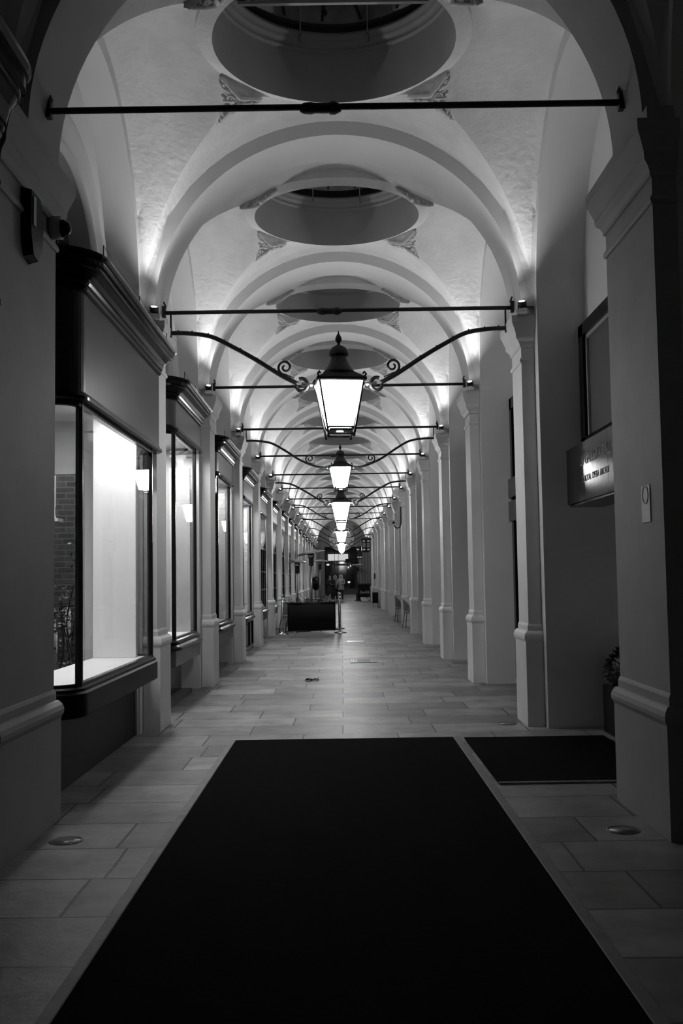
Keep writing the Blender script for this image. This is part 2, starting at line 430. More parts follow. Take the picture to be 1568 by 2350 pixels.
# ---- carved plaster ornaments around each skylight
def vz(x, y):
    return SPR + HV*max(sqrt(max(0, 1-(x/AX)**2)), sqrt(max(0, 1-(y/AYH)**2)))
def ornament():
    """carved spandrel leaf in the +x +y corner: u runs along the rim, v outwards from it"""
    mb = MB(); rnd = random.Random(3); ang = atan2(AYH, AX)
    d = Vector((cos(ang), sin(ang))); t = Vector((-d.y, d.x))
    def P(u, v, h=.0):
        r0 = sqrt(max(0, R1*R1-u*u))                    # follow the round rim
        p = t*u + d*(r0+v); return (p.x, p.y, min(vz(p.x, p.y), ZR+.03)-h)
    ol = [(-.27, .015), (-.18, .0), (-.09, .0), (0, .0), (.09, .0), (.18, .0), (.27, .015), (.20, .06), (.13, .075), (.10, .13), (.05, .17), (.035, .25), (0, .33), (-.035, .25), (-.05, .17), (-.10, .13), (-.13, .075), (-.20, .06)]
    n = len(ol)
    mb.add([P(u, v, .03) for u, v in ol]+[P(u*1.02, v, -.05) for u, v in ol]+[P(0, .05, .045)], [(i, (i+1) % n, n+(i+1) % n, n+i) for i in range(n)]+[(2*n, (i+1) % n, i) for i in range(n)], True)
    # raised upper band along the rim
    mb.tube([P(u, .0, .02) for u in [(-.27+.54*i/16) for i in range(17)]], [.012]+[.024]*15+[.012], 7)
    def spiral(cu, cv, r, dr, th=.012):
        pts = []
        for i in range(24):
            a = dr*i*.42; q = r*(1-i/28); pts.append(P(cu+q*cos(a), cv+q*sin(a), .045))
        mb.tube(pts, th, 6)
    for sg in (-1, 1):
        spiral(sg*.07, .055, .042, sg); spiral(sg*.15, .035, .03, -sg); spiral(sg*.035, .145, .03, sg); spiral(sg*.215, .025, .02, sg, .009)
        mb.tube([P(sg*.03, .03, .045), P(sg*.09, .10, .05), P(sg*.10, .13, .04)], [.014, .016, .006], 6)
        mb.tube([P(sg*.12, .02, .045), P(sg*.2, .045, .045), P(sg*.27, .02, .03)], [.014, .016, .006], 6)
    mb.tube([P(0, .04, .05), P(0, .14, .055), P(0, .24, .05), P(0, .33, .03)], [.018, .022, .018, .006], 6)
    for i in range(34):
        q = rnd.random(); u = (rnd.random()-.5)*.46*(1-q)**1.3; v = .015+q*.27
        p = P(u, v, .035); mb.sphere(p, .011+.010*rnd.random(), 7, 5, (1, 1, 1.2))
    return mb
om = ornament().build('plaster_ornament', STONE)
first = True
for k in range(0, 9):
    for sx, sy_, wh in ((-1, 1, 'far left'), (1, 1, 'far right'), (-1, -1, 'near left'), (1, -1, 'near right')):
        if k > 5 and sy_ < 0: continue
        if first: o = om; first = False
        else: o = om.copy(); COL.objects.link(o)
        o.location = (0, yk(k)+BAY/2, 0); o.scale = (sx, sy_, 1)
        tag(o, 'carved plaster leaf ornament at the %s rim of the %s round skylight' % (wh, ORD[k+1]), 'ornament', 'plaster ornaments round the skylights')

# ---- left fanlights over the shops
def fanlight(k):
    yc = yk(k)+BAY/2; n = 36
    num = 30+k
    mb = MB(); X = -XL-.2; r = 1.14
    P = [(X, r*cos(pi*i/n), 4.08+r*sin(pi*i/n)) for i in range(n+1)]
    mb.add([(X, 0, 4.08)]+P, [(0, i+1, i+2) for i in range(n)]); mb.add([(X, r, 3.8), (X, r, 4.08), (X, -r, 4.08), (X, -r, 3.8)], [(0,1,2,3)])
    root = struct(mb.build('window_%d' % num, DARKGLASS, loc=(0, yc, 0)))
    prof = [(0, 0), (.02, .05), (.06, .055), (.085, .02), (.115, .035), (.16, .03), (.20, .06), (.27, .085), (.33, .07), (.36, 0)]
    vs = []; fs = []; np_ = len(prof)
    path = [(1.14, 3.8, 1, 0)] + [(1.14*cos(pi*i/n), 4.08+1.14*sin(pi*i/n), cos(pi*i/n), sin(pi*i/n)) for i in range(n+1)] + [(-1.14, 3.8, -1, 0)]
    for y, z, ny, nz in path:
        for o, h in prof: vs.append((-XL+h, y+ny*o, z+nz*o))
    for i in range(len(path)-1):
        for j in range(np_-1): fs.append((i*np_+j, (i+1)*np_+j, (i+1)*np_+j+1, i*np_+j+1))
    a = MB().add(vs, fs, False).build('architrave', PAINT, root); [setattr(p_, 'use_smooth', True) for p_ in a.data.polygons]; [setattr(e_, 'use_edge_sharp', False) for e_ in a.data.edges]
    b = MB()
    for t in (-.38, .38): b.box(X, X+.04, t-.015, t+.015, 3.8, 4.08+sqrt(r*r-t*t))
    b.build('glazing_bar', BLACK, root)
f0 = None
for k in range(-1, NP): fanlight(k)

# ------------------------------------------------------------------ shopfronts on the left
def plan(Xw, Xg, ya, yb, rn, rf, n=9):
    p = [(-Xw, ya, 0, -1)]
    for i in range(n+1):
        a = -pi/2 + pi/2*i/n; p.append((-Xg-rn+rn*cos(a), ya+rn+rn*sin(a), cos(a), sin(a)))
    for i in range(n+1):
        a = pi/2*i/n; p.append((-Xg-rf+rf*cos(a), yb-rf+rf*sin(a), cos(a), sin(a)))
    p.append((-Xw, yb, 0, 1))
    return p
def shop(k, label, Xg, ya, yb, rn, rf, zg0, zg1, zf1, zc, kind):
    """ya, yb relative to the bay centre; zg0..zg1 glass, zg1..zf1 fascia, zf1..zc cornice"""
    yc = yk(k)+BAY/2
    r = empty('shopfront', label, 'shopfront', (0, yc, 0), 0, 'shopfronts on the left of the arcade')
    Xw = 2.41; pg = plan(Xw, Xg, ya, yb, rn, rf)
    xf = Xg-.02; pf = plan(Xw, xf, ya-.03, yb+.20, rn+.03, .10)
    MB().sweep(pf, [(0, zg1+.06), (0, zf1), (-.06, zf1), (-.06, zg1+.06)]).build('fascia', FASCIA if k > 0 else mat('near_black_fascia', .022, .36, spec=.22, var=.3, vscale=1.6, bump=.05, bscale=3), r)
    MB().sweep(pf, [(-.07, zg1), (.012, zg1), (.03, zg1+.012), (.03, zg1+.035), (.012, zg1+.05), (.004, zg1+.07), (-.07, zg1+.07)]).build('window_head', BLACK, r)
    h = zc-zf1
    MB().sweep(pf, [(-.06, zf1-.04), (.006, zf1-.04), (.022, zf1-.03), (.028, zf1-.012), (.018, zf1), (.035, zf1+.01), (.045, zf1+.03), (.035, zf1+.045),
        (.05, zf1+.05), (.07, zf1+h*.35), (.105, zf1+h*.50), (.12, zf1+h*.52), (.125, zf1+h*.60), (.15, zf1+h*.62), (.15, zf1+h*.80), (.165, zf1+h*.82), (.18, zf1+h*.9), (.172, zc), (-.3, zc+.01), (-.3, zf1-.04)]).build('cornice', BLACK, r)
    # lid behind the cornice
    gl = MB().sweep(pg, [(-.012, zg0+.01), (-.012, zg1+.02), (-.020, zg1+.02), (-.020, zg0+.01)]).build('glass', GLASS, r)
    # posts and rails
    yfl0, yfl1 = ya+rn, yb-rf
    fr = MB(); w = .022
    fr.bbox(-Xg-.045, -Xg+.004, yfl0-w, yfl0+w, zg0, zg1+.02, .006)
    fr.build('post', BLACK, r)
    fr = MB(); fr.bbox(-Xg-.045, -Xg+.004, yfl1-w, yfl1+w, zg0, zg1+.02, .006); fr.build('post', BLACK, r)
    MB().sweep(pg, [(-.045, zg1-.035), (0, zg1-.035), (0, zg1+.01), (-.045, zg1+.01)]).build('top_rail', BLACK, r)
    MB().sweep(pg, [(-.045, zg0-.005), (0, zg0-.005), (0, zg0+.02), (-.045, zg0+.02)]).build('bottom_rail', BLACK, r)
    # sill
    if kind == 'deep':
        MB().sweep(pg, [(-.05, zg0-.21), (.035, zg0-.21), (.045, zg0-.20), (.045, zg0-.045), (.03, zg0-.03), (.03, zg0-.012), (.012, zg0), (-.05, zg0)]).build('sill', mat('matt_black_sill', .008, .4, spec=.06), r)
        pr = plan(Xw, Xg+.24, ya+.18, yb+.30, .06, .05); zr = zg0-.2
        MB().sweep(pr, [(0, 0), (0, zr), (-.04, zr), (-.04, 0)]).build('stall_riser', mat('satin_dark_panel', .016, .5, spec=.2), r)
    else:
        MB().sweep(pg, [(-.05, zg0-.13), (.07, zg0-.13), (.085, zg0-.115), (.085, zg0-.10), (.06, zg0-.085), (.035, zg0-.06), (.045, zg0-.045), (.045, zg0-.03), (.02, zg0-.015), (.01, zg0), (-.05, zg0)]).build('sill', BLACK, r)
        if kind == 'box':
            MB().sweep(plan(Xw, Xg-.02, ya+.06, yb+.02, .08, .03), [(-.1, zg0-.32), (.0, zg0-.32), (.008, zg0-.13), (-.1, zg0-.13)]).build('sill_box', FASCIA, r)
            b = MB(); b.box(-2.5, -2.22, ya+.25, yb-.3, .06, zg0-.32); b.box(-2.6, -Xg-.28, yb-.75, yb-.15, .36, zg0-.30)
            b.build('stall_riser', BLACK, r)
            MB().box(-2.4, -Xg-.06, ya-.1, yb-.25, 0, .06).build('step', mat('worn_step', .10, .7, var=.4), r)
        else:
            b = MB(); xx = Xg-.01; y0, y1 = ya+.15, yb+.08
            for z0, z1 in ((.0, .12), (zg0-.20, zg0-.12)): b.box(-2.5, -xx, y0, y1, z0, z1)
            for y in (y0, (y1*.62+y0*.38)-.02, y1-.05): b.box(-2.5, -xx, y, y+.05, .1, zg0-.15)
            b.build('stall_frame', BLACK, r)
            MB().box(-xx-.05, -xx-.04, y0+.02, y1-.02, .1, zg0-.18).build('stall_pane', mat('milky_lower_pane', .25, .25), r)
    if kind == 'bars' or k >= 4:
        MB().sweep(pg, [(-.03, zg1-.85), (-.001, zg1-.85), (-.001, zg1-.02), (-.03, zg1-.02)]).build('upper_panel', mat('ribbed_dark_panel', .04, .5), r)
        b = MB()
        for t in range(1, 12): y = yfl0 + (yfl1-yfl0)*t/12; b.box(-Xg-.02, -Xg+.012, y-.012, y+.012, zg1-.83, zg1-.03)
        b.build('panel_rib', BLACK, r)
        for z in (zg0+.45, zg0+.9, zg1-.86):
            MB().sweep(pg, [(-.04, z-.014), (.003, z-.014), (.003, z+.014), (-.04, z+.014)]).build('glazing_bar', BLACK, r)
        for t in (.33, .66): y = yfl0+(yfl1-yfl0)*t; MB().box(-Xg-.04, -Xg+.003, y-.012, y+.012, zg0, zg1-.86).build('glazing_bar', BLACK, r)
    # display deck inside the window
    dk = [(x-nx*.05, y-ny*.05, zg0+.002) for x, y, nx, ny in pg if x > -2.45]
    back = -2.42 if k else -2.40
    A = [(x, y, z) for x, y, z in dk]; B = [(back, y, z) for x, y, z in dk]
    MB().strip(A, B).build('display_deck', WHITE if k < 2 else GREYWALL, r)
    return r, yc

def arealight(name, loc, rot, sx, sy_, e):
    l = bpy.data.lights.new(name, 'AREA'); l.shape = 'RECTANGLE'; l.size = sx; l.size_y = sy_; l.energy = e
    o = bpy.data.objects.new(name, l); COL.objects.link(o); o.location = loc; o.rotation_euler = rot
    return o
def spot(name, loc, d, e, ang=150, blend=.6, rad=.03):
    l = bpy.data.lights.new(name, 'SPOT'); l.energy = e; l.spot_size = radians(ang); l.spot_blend = blend; l.shadow_soft_size = rad
    o = bpy.data.objects.new(name, l); COL.objects.link(o); o.location = loc
    o.rotation_euler = Vector(d).to_track_quat('-Z', 'Y').to_euler()
    return o

# bay 1: brightly lit empty display, nearest the camera
shop(0, 'nearest shopfront, brightly lit empty white window display under a dark fascia', 1.84, -1.52, 1.42, .17, .16, .80, 2.81, 3.64, 3.85, 'deep')
desc = ['', 'second shopfront along, lit window with bright white edge and grey backing', 'third shopfront along, tall window reflecting a lamp scroll above a dark sill box',
        'fourth shopfront along, with potted plants and a glazed panel below its sill', 'fifth shopfront along, barred panes under a ribbed dark panel']
for k in range(1, NP):
    lab = desc[k] if k < 5 else '%s shopfront along the left row, counting from the lit white one' % ORD[k+1]
    kind = {1: 'box', 2: 'box', 3: 'glazed'}.get(k, 'box')
    g1 = {1: 3.34, 2: 3.24, 3: 3.2}.get(k, 3.16)
    shop(k, lab, 2.02, -.76, 1.42, .25, .20, .82, g1, g1+.42, g1+.63, kind)
shop(-1, 'dark shopfront before the lit one, showing only its black cornice end overhead', 1.84, -1.5, .87, .17, .16, .80, 3.0, 3.95, 4.34, 'deep')

for k, nm_, xx, z_, y0_, y1_ in ((0, 'nearest', -1.70, 3.862, 7.1, 9.7), (1, 'second', -1.90, 3.98, 12.1, 13.9), (2, 'third', -1.90, 3.88, 16.3, 18.1)):
    r = empty('bird_wire', 'thin bird-deterrent wire on short posts along the %s shop cornice' % nm_, 'wire', (xx, 0, z_))
    for y in (y0_, (y0_+y1_)/2, y1_): MB().cyl((0, y, 0), (0, y, .11), .004, 6).build('post', IRON, r)
    MB().tube([(0, y0_+(y1_-y0_)*i/12, .105-.015*abs(sin(pi*i/6))) for i in range(13)], .002, 5).build('wire', IRON, r)

# ---- rooms behind the shop windows
def room(k):
    yc = yk(k)+BAY/2; mb = MB(); zt = 3.42 if k else 3.16
    ya, yb = yc-1.85, yc+1.85
    if k == 0:
        yb = 10.02
        # far cross wall with an opening, ceiling, near wall, back wall
        mb.box(-2.66, -2.06, yb, yb+.1, 0, zt); mb.box(-4.6, -2.66, yb, yb+.1, 2.62, zt); mb.box(-4.6, -4.1, yb, yb+.1, 0, 2.62); mb.box(-4.1, -2.66, yb, yb+.1, 0, .55)
        mb.box(-4.6, -4.5, ya-.3, yb, 0, zt); mb.box(-4.6, -2.08, ya-.2, ya-.1, 0, zt); mb.box(-4.6, -2.05, ya-.1, yb, zt, zt+.06)
        mb.box(-4.6, -2.45, ya-.3, yb, .0, .05)
        mb.box(-2.66, -2.585, yb-.02, yb, .5, 2.70); mb.box(-4.1, -2.66, yb-.02, yb, 2.62, 2.70)
        return struct(mb.build('wall_shop_1', mat('white_shop_wall', .66, .6)))
    mb.box(-2.78, -2.12, yb-.12, yb-.06, 0, zt); mb.box(-2.78, -2.72, ya, yb, 0, zt); mb.box(-2.78, -2.10, ya-.0, ya+.06, 0, zt); mb.box(-2.78, -2.1, ya, yb, zt, zt+.05)
    # door wall in the recess beside the window
    return struct(mb.build('wall_shop_%d' % (k+1), GREYWALL))
for k in range(0, NP): room(k)
# white display panel in bay 1
p = MB().bbox(-2.40, -1.985, 9.60, 9.66, .803, 3.12, .004).build('display_panel', WHITE); tag(p, 'tall bright white panel standing at the end of the nearest shop display', 'panel')
# grey return panels behind the far end of the other displays
for k in range(1, 4):
    yc = yk(k)+BAY/2
    p = MB().bbox(-2.40, -2.11, yc+1.26, yc+1.30, .825, 3.1, .004).build('display_panel', GREYWALL)
    tag(p, 'grey upright panel closing the display of the %s shopfront' % ORD[k+1], 'panel')

# yard seen through the opening in bay 1
w = MB(); w.box(-6, -3.12, 13.0, 13.2, -.2, 5); struct(w.build('wall_yard', BRICK))
b = MB(); b.box(-4.6, -3.12, 10.15, 13.0, -.1, .5); struct(b.build('floor_yard', mat('yard_floor', .12, .5)))
rail = empty('garden_railing', 'pale upright railing bars with a dark curved handrail before the brick wall', 'railing', (-3.38, 12, .5))
for x, h in ((-.07, .57), (-.05, .42), (.06, .72), (.085, .74), (.11, .7), (-.2, .6), (-.32, .6)):
    MB().cyl((x, 0, 0), (x, 0, h), .012, 8).sphere((x, 0, h), .014, 8, 6).build('bar', PALEWICKER, rail)
MB().tube([(-.40, 0, .60), (-.1, 0, .63), (-.03, 0, .70), (.03, 0, .745), (.2, 0, .76)], .014, 6).build('handrail', IRON, rail)
rnd = random.Random(5)
pl = empty('climbing_plant', 'sparse leafy climber beside the railing, seen through the nearest shop window', 'plant', (-3.19, 11.7, .5))
st = MB(); lf = MB()
for s in range(5):
    x0 = -.12+.06*s; pts = [(x0+.05*sin(z*5+s), .02*s, z*1.0) for z in [i*.18 for i in range(5+s)]]
    st.tube(pts, .008, 5)
    for p_ in pts[1:]:
        for q in range(7):
            c = Vector(p_)+Vector((rnd.uniform(-.1, .1), rnd.uniform(-.05, .05), rnd.uniform(-.09, .09))); d1 = Vector((rnd.uniform(-1, 1), rnd.uniform(-1, 1), rnd.uniform(-1, 1))).normalized()*.03; d2 = d1.orthogonal().normalized()*.017
            lf.add([c-d1, c+d2, c+d1, c-d2], [(0,1,2,3)])
st.build('stem', LEAF, pl); lf.build('foliage', PALELEAF, pl)
sh = empty('bracket_shelf', 'white wall shelf on a triangular bracket high in the shop opening', 'shelf', (-3.45, 12.0, 2.28))
MB().box(-.35, .06, -.12, .12, -.02, .02).build('shelf_board', WHITE, sh)
MB().box(-.03, .0, -.02, .02, 0, .62).build('bracket_post', WHITE, sh)
MB().add([(-.28, -.015, .58), (-.20, -.015, .58), (0, -.015, .05), (0, -.015, .16), (-.28, .015, .58), (-.20, .015, .58), (0, .015, .05), (0, .015, .16)], [(0,1,3,2),(4,6,7,5),(0,4,5,1),(2,3,7,6),(0,2,6,4),(1,5,7,3)]).build('bracket_brace', WHITE, sh)

# ------------------------------------------------------------------ right side: gallery front
fr = empty('gallery_window', 'large dark window with thick black frame above the gallery sign', 'window', (2.50, yk(0)+BAY/2, 0))
b = MB()
y0, y1, z0, z1 = -1.6, 1.63, 2.80, 4.05
b.box(-.05, .04, y0, y1, z1-.12, z1); b.box(-.05, .04, y0, y1, z0, z0+.1); b.box(-.05, .04, y1-.17, y1, z0, z1); b.box(-.05, .04, y0, y0+.17, z0, z1)
b.build('frame', BLACK, fr)
b = MB(); b.box(-.02, .04, y0+.17, y1-.17, z1-.16, z1-.12); b.box(-.02, .04, y1-.21, y1-.17, z0+.1, z1-.12); b.box(-.02, .04, y0+.17, y0+.21, z0+.1, z1-.12); b.build('inner_bead', mat('grey_bead', .35, .5), fr)
MB().box(.005, .015, y0+.2, y1-.2, z0+.1, z1-.15).build('pane', mat('grey_blind_pane', .12, .35, var=.1), fr)

sg = empty('gallery_sign', 'gloss black box sign with dull capital lettering projecting over the gallery doorway', 'sign', (2.2, 8.14, 2.2))
b = MB(); b.box(0, .33, -1.49, .0, 0, .53); b.build('sign_panel', SIGN, sg)
b = MB(); b.box(0, .33, .006, 1.49, 0, .53); b.build('sign_panel', SIGN, sg)
MB().box(.02, .34, -1.48, 1.48, -.02, .0).build('sign_base', BLACK, sg)
def text_mesh(name, s, size, m, parent, loc, rot, ext=.002, shear=0., sx=1.):
    cu = bpy.data.curves.new(name, 'FONT'); cu.body = s; cu.size = size; cu.extrude = ext; cu.shear = shear; cu.align_x = 'CENTER'; cu.align_y = 'CENTER'
    t = bpy.data.objects.new(name, cu); COL.objects.link(t)
    dg = bpy.context.evaluated_depsgraph_get(); me = bpy.data.meshes.new_from_object(t.evaluated_get(dg)); bpy.data.objects.remove(t)
    o = bpy.data.objects.new(name, me); COL.objects.link(o); me.materials.clear(); me.materials.append(m); o.parent = parent; o.location = loc; o.rotation_euler = rot; o.scale = (sx, 1, 1)
    return o
def line_of_words(words, size, m, y0, z, sx, ext, nm, gap):
    y = y0                                               # runs from the far end towards the camera
    for w_ in words:
        o = text_mesh(nm, w_, size, m, sg, (-.001, 0, z), (pi/2, 0, -pi/2), ext=ext, sx=sx)
        wd = (max(v.co.x for v in o.data.vertices)-min(v.co.x for v in o.data.vertices))*sx
        o.location.y = y-wd/2; y -= wd+gap
line_of_words(('LA', 'GALLERIA', 'PALL', 'MALL'), .135, LETTER, .95, .36, .92, .0012, 'lettering', .06)
line_of_words(('30', 'ROYAL', 'OPERA', 'ARCADE'), .08, mat('faint_lettering', .11, .6), .90, .19, .95, .001, 'small_lettering', .035)
# dark shop windows of the further right bays
for k in range(1, NP):
    yc = yk(k)+BAY/2
    r = empty('dark_shop_window', '%s dark recessed window between the plain piers, past the gallery' % ORD[k], 'window', (2.5, yc, 0), 0, 'dark windows recessed between the right piers')
    b = MB(); b.box(-.06, .02, 1.45, 1.6, .08, 4.06); b.box(-.06, .02, -1.6, -1.45, .08, 4.06); b.box(-.06, .02, -1.6, 1.6, 3.9, 4.06); b.box(-.06, .02, -1.6, 1.6, .08, .3); b.build('frame', BLACK, r)
    MB().box(-.01, .0, -1.46, 1.46, .25, 3.95).build('pane', DARKGLASS, r)
    b = MB(); b.box(-.10, .02, -1.6, 1.61, 2.30, 2.58); b.box(-.10, .02, -1.6, 1.61, 2.63, 2.90); b.build('sign_band', FASCIA, r)

# planter with clipped bush by the gallery door
r = empty('planter', 'clipped round bush in a tall black square planter beside the gallery doorway', 'planter', (2.76, 9.62, 0))
b = MB(); b.bbox(-.23, .23, -.2, .2, 0, .46, .01); b.build('pot', CANVAS, r)
MB().box(-.2, .2, -.17, .17, .455, .465).build('soil', LEAF, r)
rnd = random.Random(11); b = MB()
b.sphere((0, 0, .60), .20, 16, 12)
for i in range(900):
    d = Vector((rnd.gauss(0, 1), rnd.gauss(0, 1), rnd.gauss(0, 1))).normalized(); c = Vector((0, 0, .60))+d*(.20+rnd.uniform(0, .05)); a = d.orthogonal().normalized()*.012
    t = d*.035+Vector((rnd.uniform(-1, 1), rnd.uniform(-1, 1), rnd.uniform(-1, 1)))*.015
    b.add([c-a, c+t, c+a, c-t*.4], [(0,1,2,3)])
b.build('foliage', LEAF, r)

# small fittings on the foreground pilasters
r = empty('alarm_box', 'dark five-sided alarm box high on the left foreground pilaster', 'alarm', (-1.888, 5.95, 3.70))
prof = [(-.13, .20), (.07, .20), (.14, .06), (.12, -.12), (.02, -.23), (-.08, -.21), (-.13, -.08)]
n = len(prof)
MB().add([(0, y, z) for y, z in prof]+[(.06, y*.9, z*.93) for y, z in prof], [tuple(range(n)), tuple(range(2*n-1, n-1, -1))]+[(i, (i+1) % n, n+(i+1) % n, n+i) for i in range(n)]).build('cover', BLACK, r)
MB().box(.058, .066, -.09, -.04, -.02, .16).build('pale_strip', GREYWALL, r)
r = empty('dome_camera', 'small black dome security camera on a grey collar, left foreground pilaster', 'security camera', (-1.888, 6.42, 3.86))
MB().cyl((0, 0, 0), (.075, 0, 0), .075, 20).build('collar', GREYWALL, r); MB().sphere((.08, 0, -.005), .058, 18, 12).build('dome', SIGN, r)
MB().tube([(0, .05, .06), (.02, .06, .12), (.015, .04, .2)], .012, 6).build('cable', IRON, r)
r = empty('wall_notice', 'small pale notice with a ring mark on the right foreground pilaster', 'notice', (1.888, 6.14, 1.96))
MB().bbox(-.004, .003, -.085, .085, -.115, .115, .001).build('card', mat('pale_notice', .68, .5), r)
b = MB(); b.tube([(-.005, .055*cos(2*pi*i/24), .055+.055*sin(2*pi*i/24)) for i in range(24)], .003, 5, True); b.build('ring_mark', GREYWALL, r)

# ------------------------------------------------------------------ tie rods, lanterns, uplights
def tie_rod(k):
    zr_ = 4.60 if k == 0 else 4.395
    r = empty('tie_rod', '%s black iron tie rod spanning the arcade, counting from the camera' % ORD[k+1], 'tie rod', (0, yk(k), zr_), 0, 'iron tie rods across the arcade')
    MB().cyl((-1.87, 0, .0), (1.87, 0, 0), .021, 10).build('rod', IRON, r)
    MB().lathe([(.022, -.13), (.036, -.10), (.04, -.06), (.034, -.03), (.034, .06), (.042, .07), (.042, .1), (.022, .14)], (-.1, 0, -.008), 12, Matrix.Rotation(pi/2, 4, 'Y')).build('turnbuckle', IRON, r)
    for s in (-1, 1):
        MB().box(s*1.85, s*1.885, -.025, .025, -.05, .07).tube([(s*1.87, .0, .02), (s*1.85, 0, .07), (s*1.87, 0, .12)], .01, 6).build('end_plate', IRON, r)
for k in range(0, 11): tie_rod(k)

def bez(P, n=28):
    """Catmull-Rom through points"""
    P = [Vector(p) for p in P]; Q = [2*P[0]-P[1]]+P+[2*P[-1]-P[-2]]; out = []
    m = n//(len(P)-1)
    for i in range(1, len(Q)-2):
        for j in range(m):
            t = j/m; a, b, c, d = Q[i-1], Q[i], Q[i+1], Q[i+2]
            out.append(.5*((2*b)+(c-a)*t+(2*a-5*b+4*c-d)*t*t+(3*b-a-3*c+d)*t**3))
    return out+[P[-1]]
def lantern(k, A, label):
    ez = 3.60 if A else 3.635; s = 1. if A else .8
    r = empty('lantern', label, 'street lamp', (0, yk(k), ez), 0, 'hanging lanterns down the middle of the arcade')
    rot = radians(7)
    def Z(v): return v*s
    body = empty('body', '', '', (0, 0, 0), rot); del body['label']; del body['category']; body.parent = r
    # emissive lower glass: four tapered panes
    t0, t1, h0, h1 = -.005*s, -.475*s, .235*s, .128*s
    for i in range(4):
        Mx = Matrix.Rotation(i*pi/2, 4, 'Z')
        q = [Mx @ Vector(v) for v in ((-h0+.012, -h0, t0), (h0-.012, -h0, t0), (h1-.010, -h1, t1), (-h1+.010, -h1, t1))]
        q2 = [Mx @ Vector(v) for v in ((-h0+.012, -h0+.006, t0), (h0-.012, -h0+.006, t0), (h1-.010, -h1+.006, t1), (-h1+.010, -h1+.006, t1))]
        o = MB().add(q+q2, [(0,1,2,3),(7,6,5,4),(0,4,5,1),(1,5,6,2),(2,6,7,3),(3,7,4,0)]).build('glass_pane', LAMPGLASS if k == 1 else LAMPGLASS_B, r); o.rotation_euler.z = rot
    def add(mb, name, m=IRON, p=r):
        o = mb.build(name, m, p)
        if p is r: o.rotation_euler.z = rot
        return o
    b = MB()
    for i in range(4):
        Mx = Matrix.Rotation(i*pi/2, 4, 'Z')
        b.cyl(Mx @ Vector((-h0, -h0, t0+.02*s)), Mx @ Vector((-h1-.004, -h1-.004, t1-.11*s)), .011*s, 6)
        b.cyl(Mx @ Vector((-h1, -h1, t1-.005*s)), Mx @ Vector((h1, -h1, t1-.005*s)), .012*s, 6)
        b.cyl(Mx @ Vector((-h1, -h1, t1-.075*s)), Mx @ Vector((h1, -h1, t1-.075*s)), .011*s, 6)
    add(b, 'frame')
    add(MB().frustum(h1-.01*s, t1-.04*s, h1-.01*s, t1-.02*s), 'bottom_plate')
    add(MB().lathe([(.03*s, t1-.055*s), (.04*s, t1-.045*s), (.03*s, t1-.035*s)], n=12), 'bulb', BULB)
    hood = MB(); hood.frustum(.25*s, -.01*s, .262*s, .0); hood.frustum(.262*s, .0, .262*s, .028*s); hood.frustum(.255*s, .028*s, .15*s, .10*s)
    ho = add(hood, 'hood')
    for i in range(4):
        a = pi/4+i*pi/2; c = (.36*s*cos(a), .36*s*sin(a), .03*s)
        b = MB().tube([(c[0]*.95, c[1]*.95, .03*s), (c[0]*1.0, c[1]*1.0, .06*s), (c[0]*.93, c[1]*.93, .085*s), (c[0]*.88, c[1]*.88, .065*s)], .01*s, 6)
        b.build('corner_scroll', IRON, ho)
    pr = [(.15, .095), (.165, .105), (.168, .125), (.155, .14), (.15, .155), (.125, .19), (.10, .24), (.083, .29), (.072, .335)]
    add(MB().lathe([(a*s, z*s) for a, z in pr], n=24), 'chimney')
    cw = MB(); n = 24; pr = [(.07, .325), (.098, .31), (.102, .325), (.095, .36), (.075, .39), (.04, .408), (.02, .42)]
    vs = []; fs = []
    for j, (a, z) in enumerate(pr):
        for i in range(n):
            sc = 1+(.05 if (i % 2 and j in (1, 2)) else 0); vs.append((a*s*sc*cos(2*pi*i/n), a*s*sc*sin(2*pi*i/n), (z-(.012 if (i % 2 == 0 and j in (1, 2)) else 0))*s))
    for j in range(len(pr)-1):
        for i in range(n): fs.append((j*n+i, j*n+(i+1) % n, j*n+n+(i+1) % n, j*n+n+i))
    fs.append(tuple(range((len(pr)-1)*n, len(pr)*n))); cw.add(vs, fs, True); add(cw, 'crown')
    add(MB().lathe([(a*s, z*s) for a, z in [(.02, .415), (.014, .43), (.016, .44), (.03, .455), (.036, .475), (.034, .495), (.02, .525), (.011, .54), (.007, .56), (.0015, .575)]], n=14), 'finial')
    for sd in (-1, 1):
        if A: P = [(1.80, .575), (1.60, .568), (1.36, .528), (1.12, .408), (.87, .262), (.62, .10), (.44, .005)]
        else: P = [(1.80, .54), (1.58, .535), (1.32, .49), (1.05, .34), (.80, .175), (.58, .07), (.40, .015), (.24, -.005)]
        pts = bez([(sd*x, 0, z) for x, z in P], 42)
        arm = MB().tube(pts, .024 if A else .021, 8).build('arm', IRON, r)
        b = MB()
        for i in range(3, len(pts)-4, 5): b.sphere(pts[i]+Vector((0, 0, .026)), .009, 6, 4)
        b.build('stud', IRON, arm)
        cx, cz = (.573, .185) if A else (.585, .175)
        sp = []
        for i in range(34):
            t = i/33; a = -pi/2 + t*3.6*pi/1.25; q = .083*(1-.78*t); sp.append((sd*(cx+.0+q*cos(a)), 0, cz+q*sin(a)))
        st_ = [(sd*(cx-.13), 0, cz-.145+.0) if False else (sd*(cx+.10), 0, cz-.085)]
        # the scroll springs from the arm and curls back outwards
        sp = [(sd*(2*cx)-x, y, z) for x, y, z in sp] if False else sp
        MB().tube([(sd*(cx-.09), 0, cz-.125 if A else cz-.105)]+sp, [.014]*20+[.012]*15, 7).build('scroll', IRON, arm)
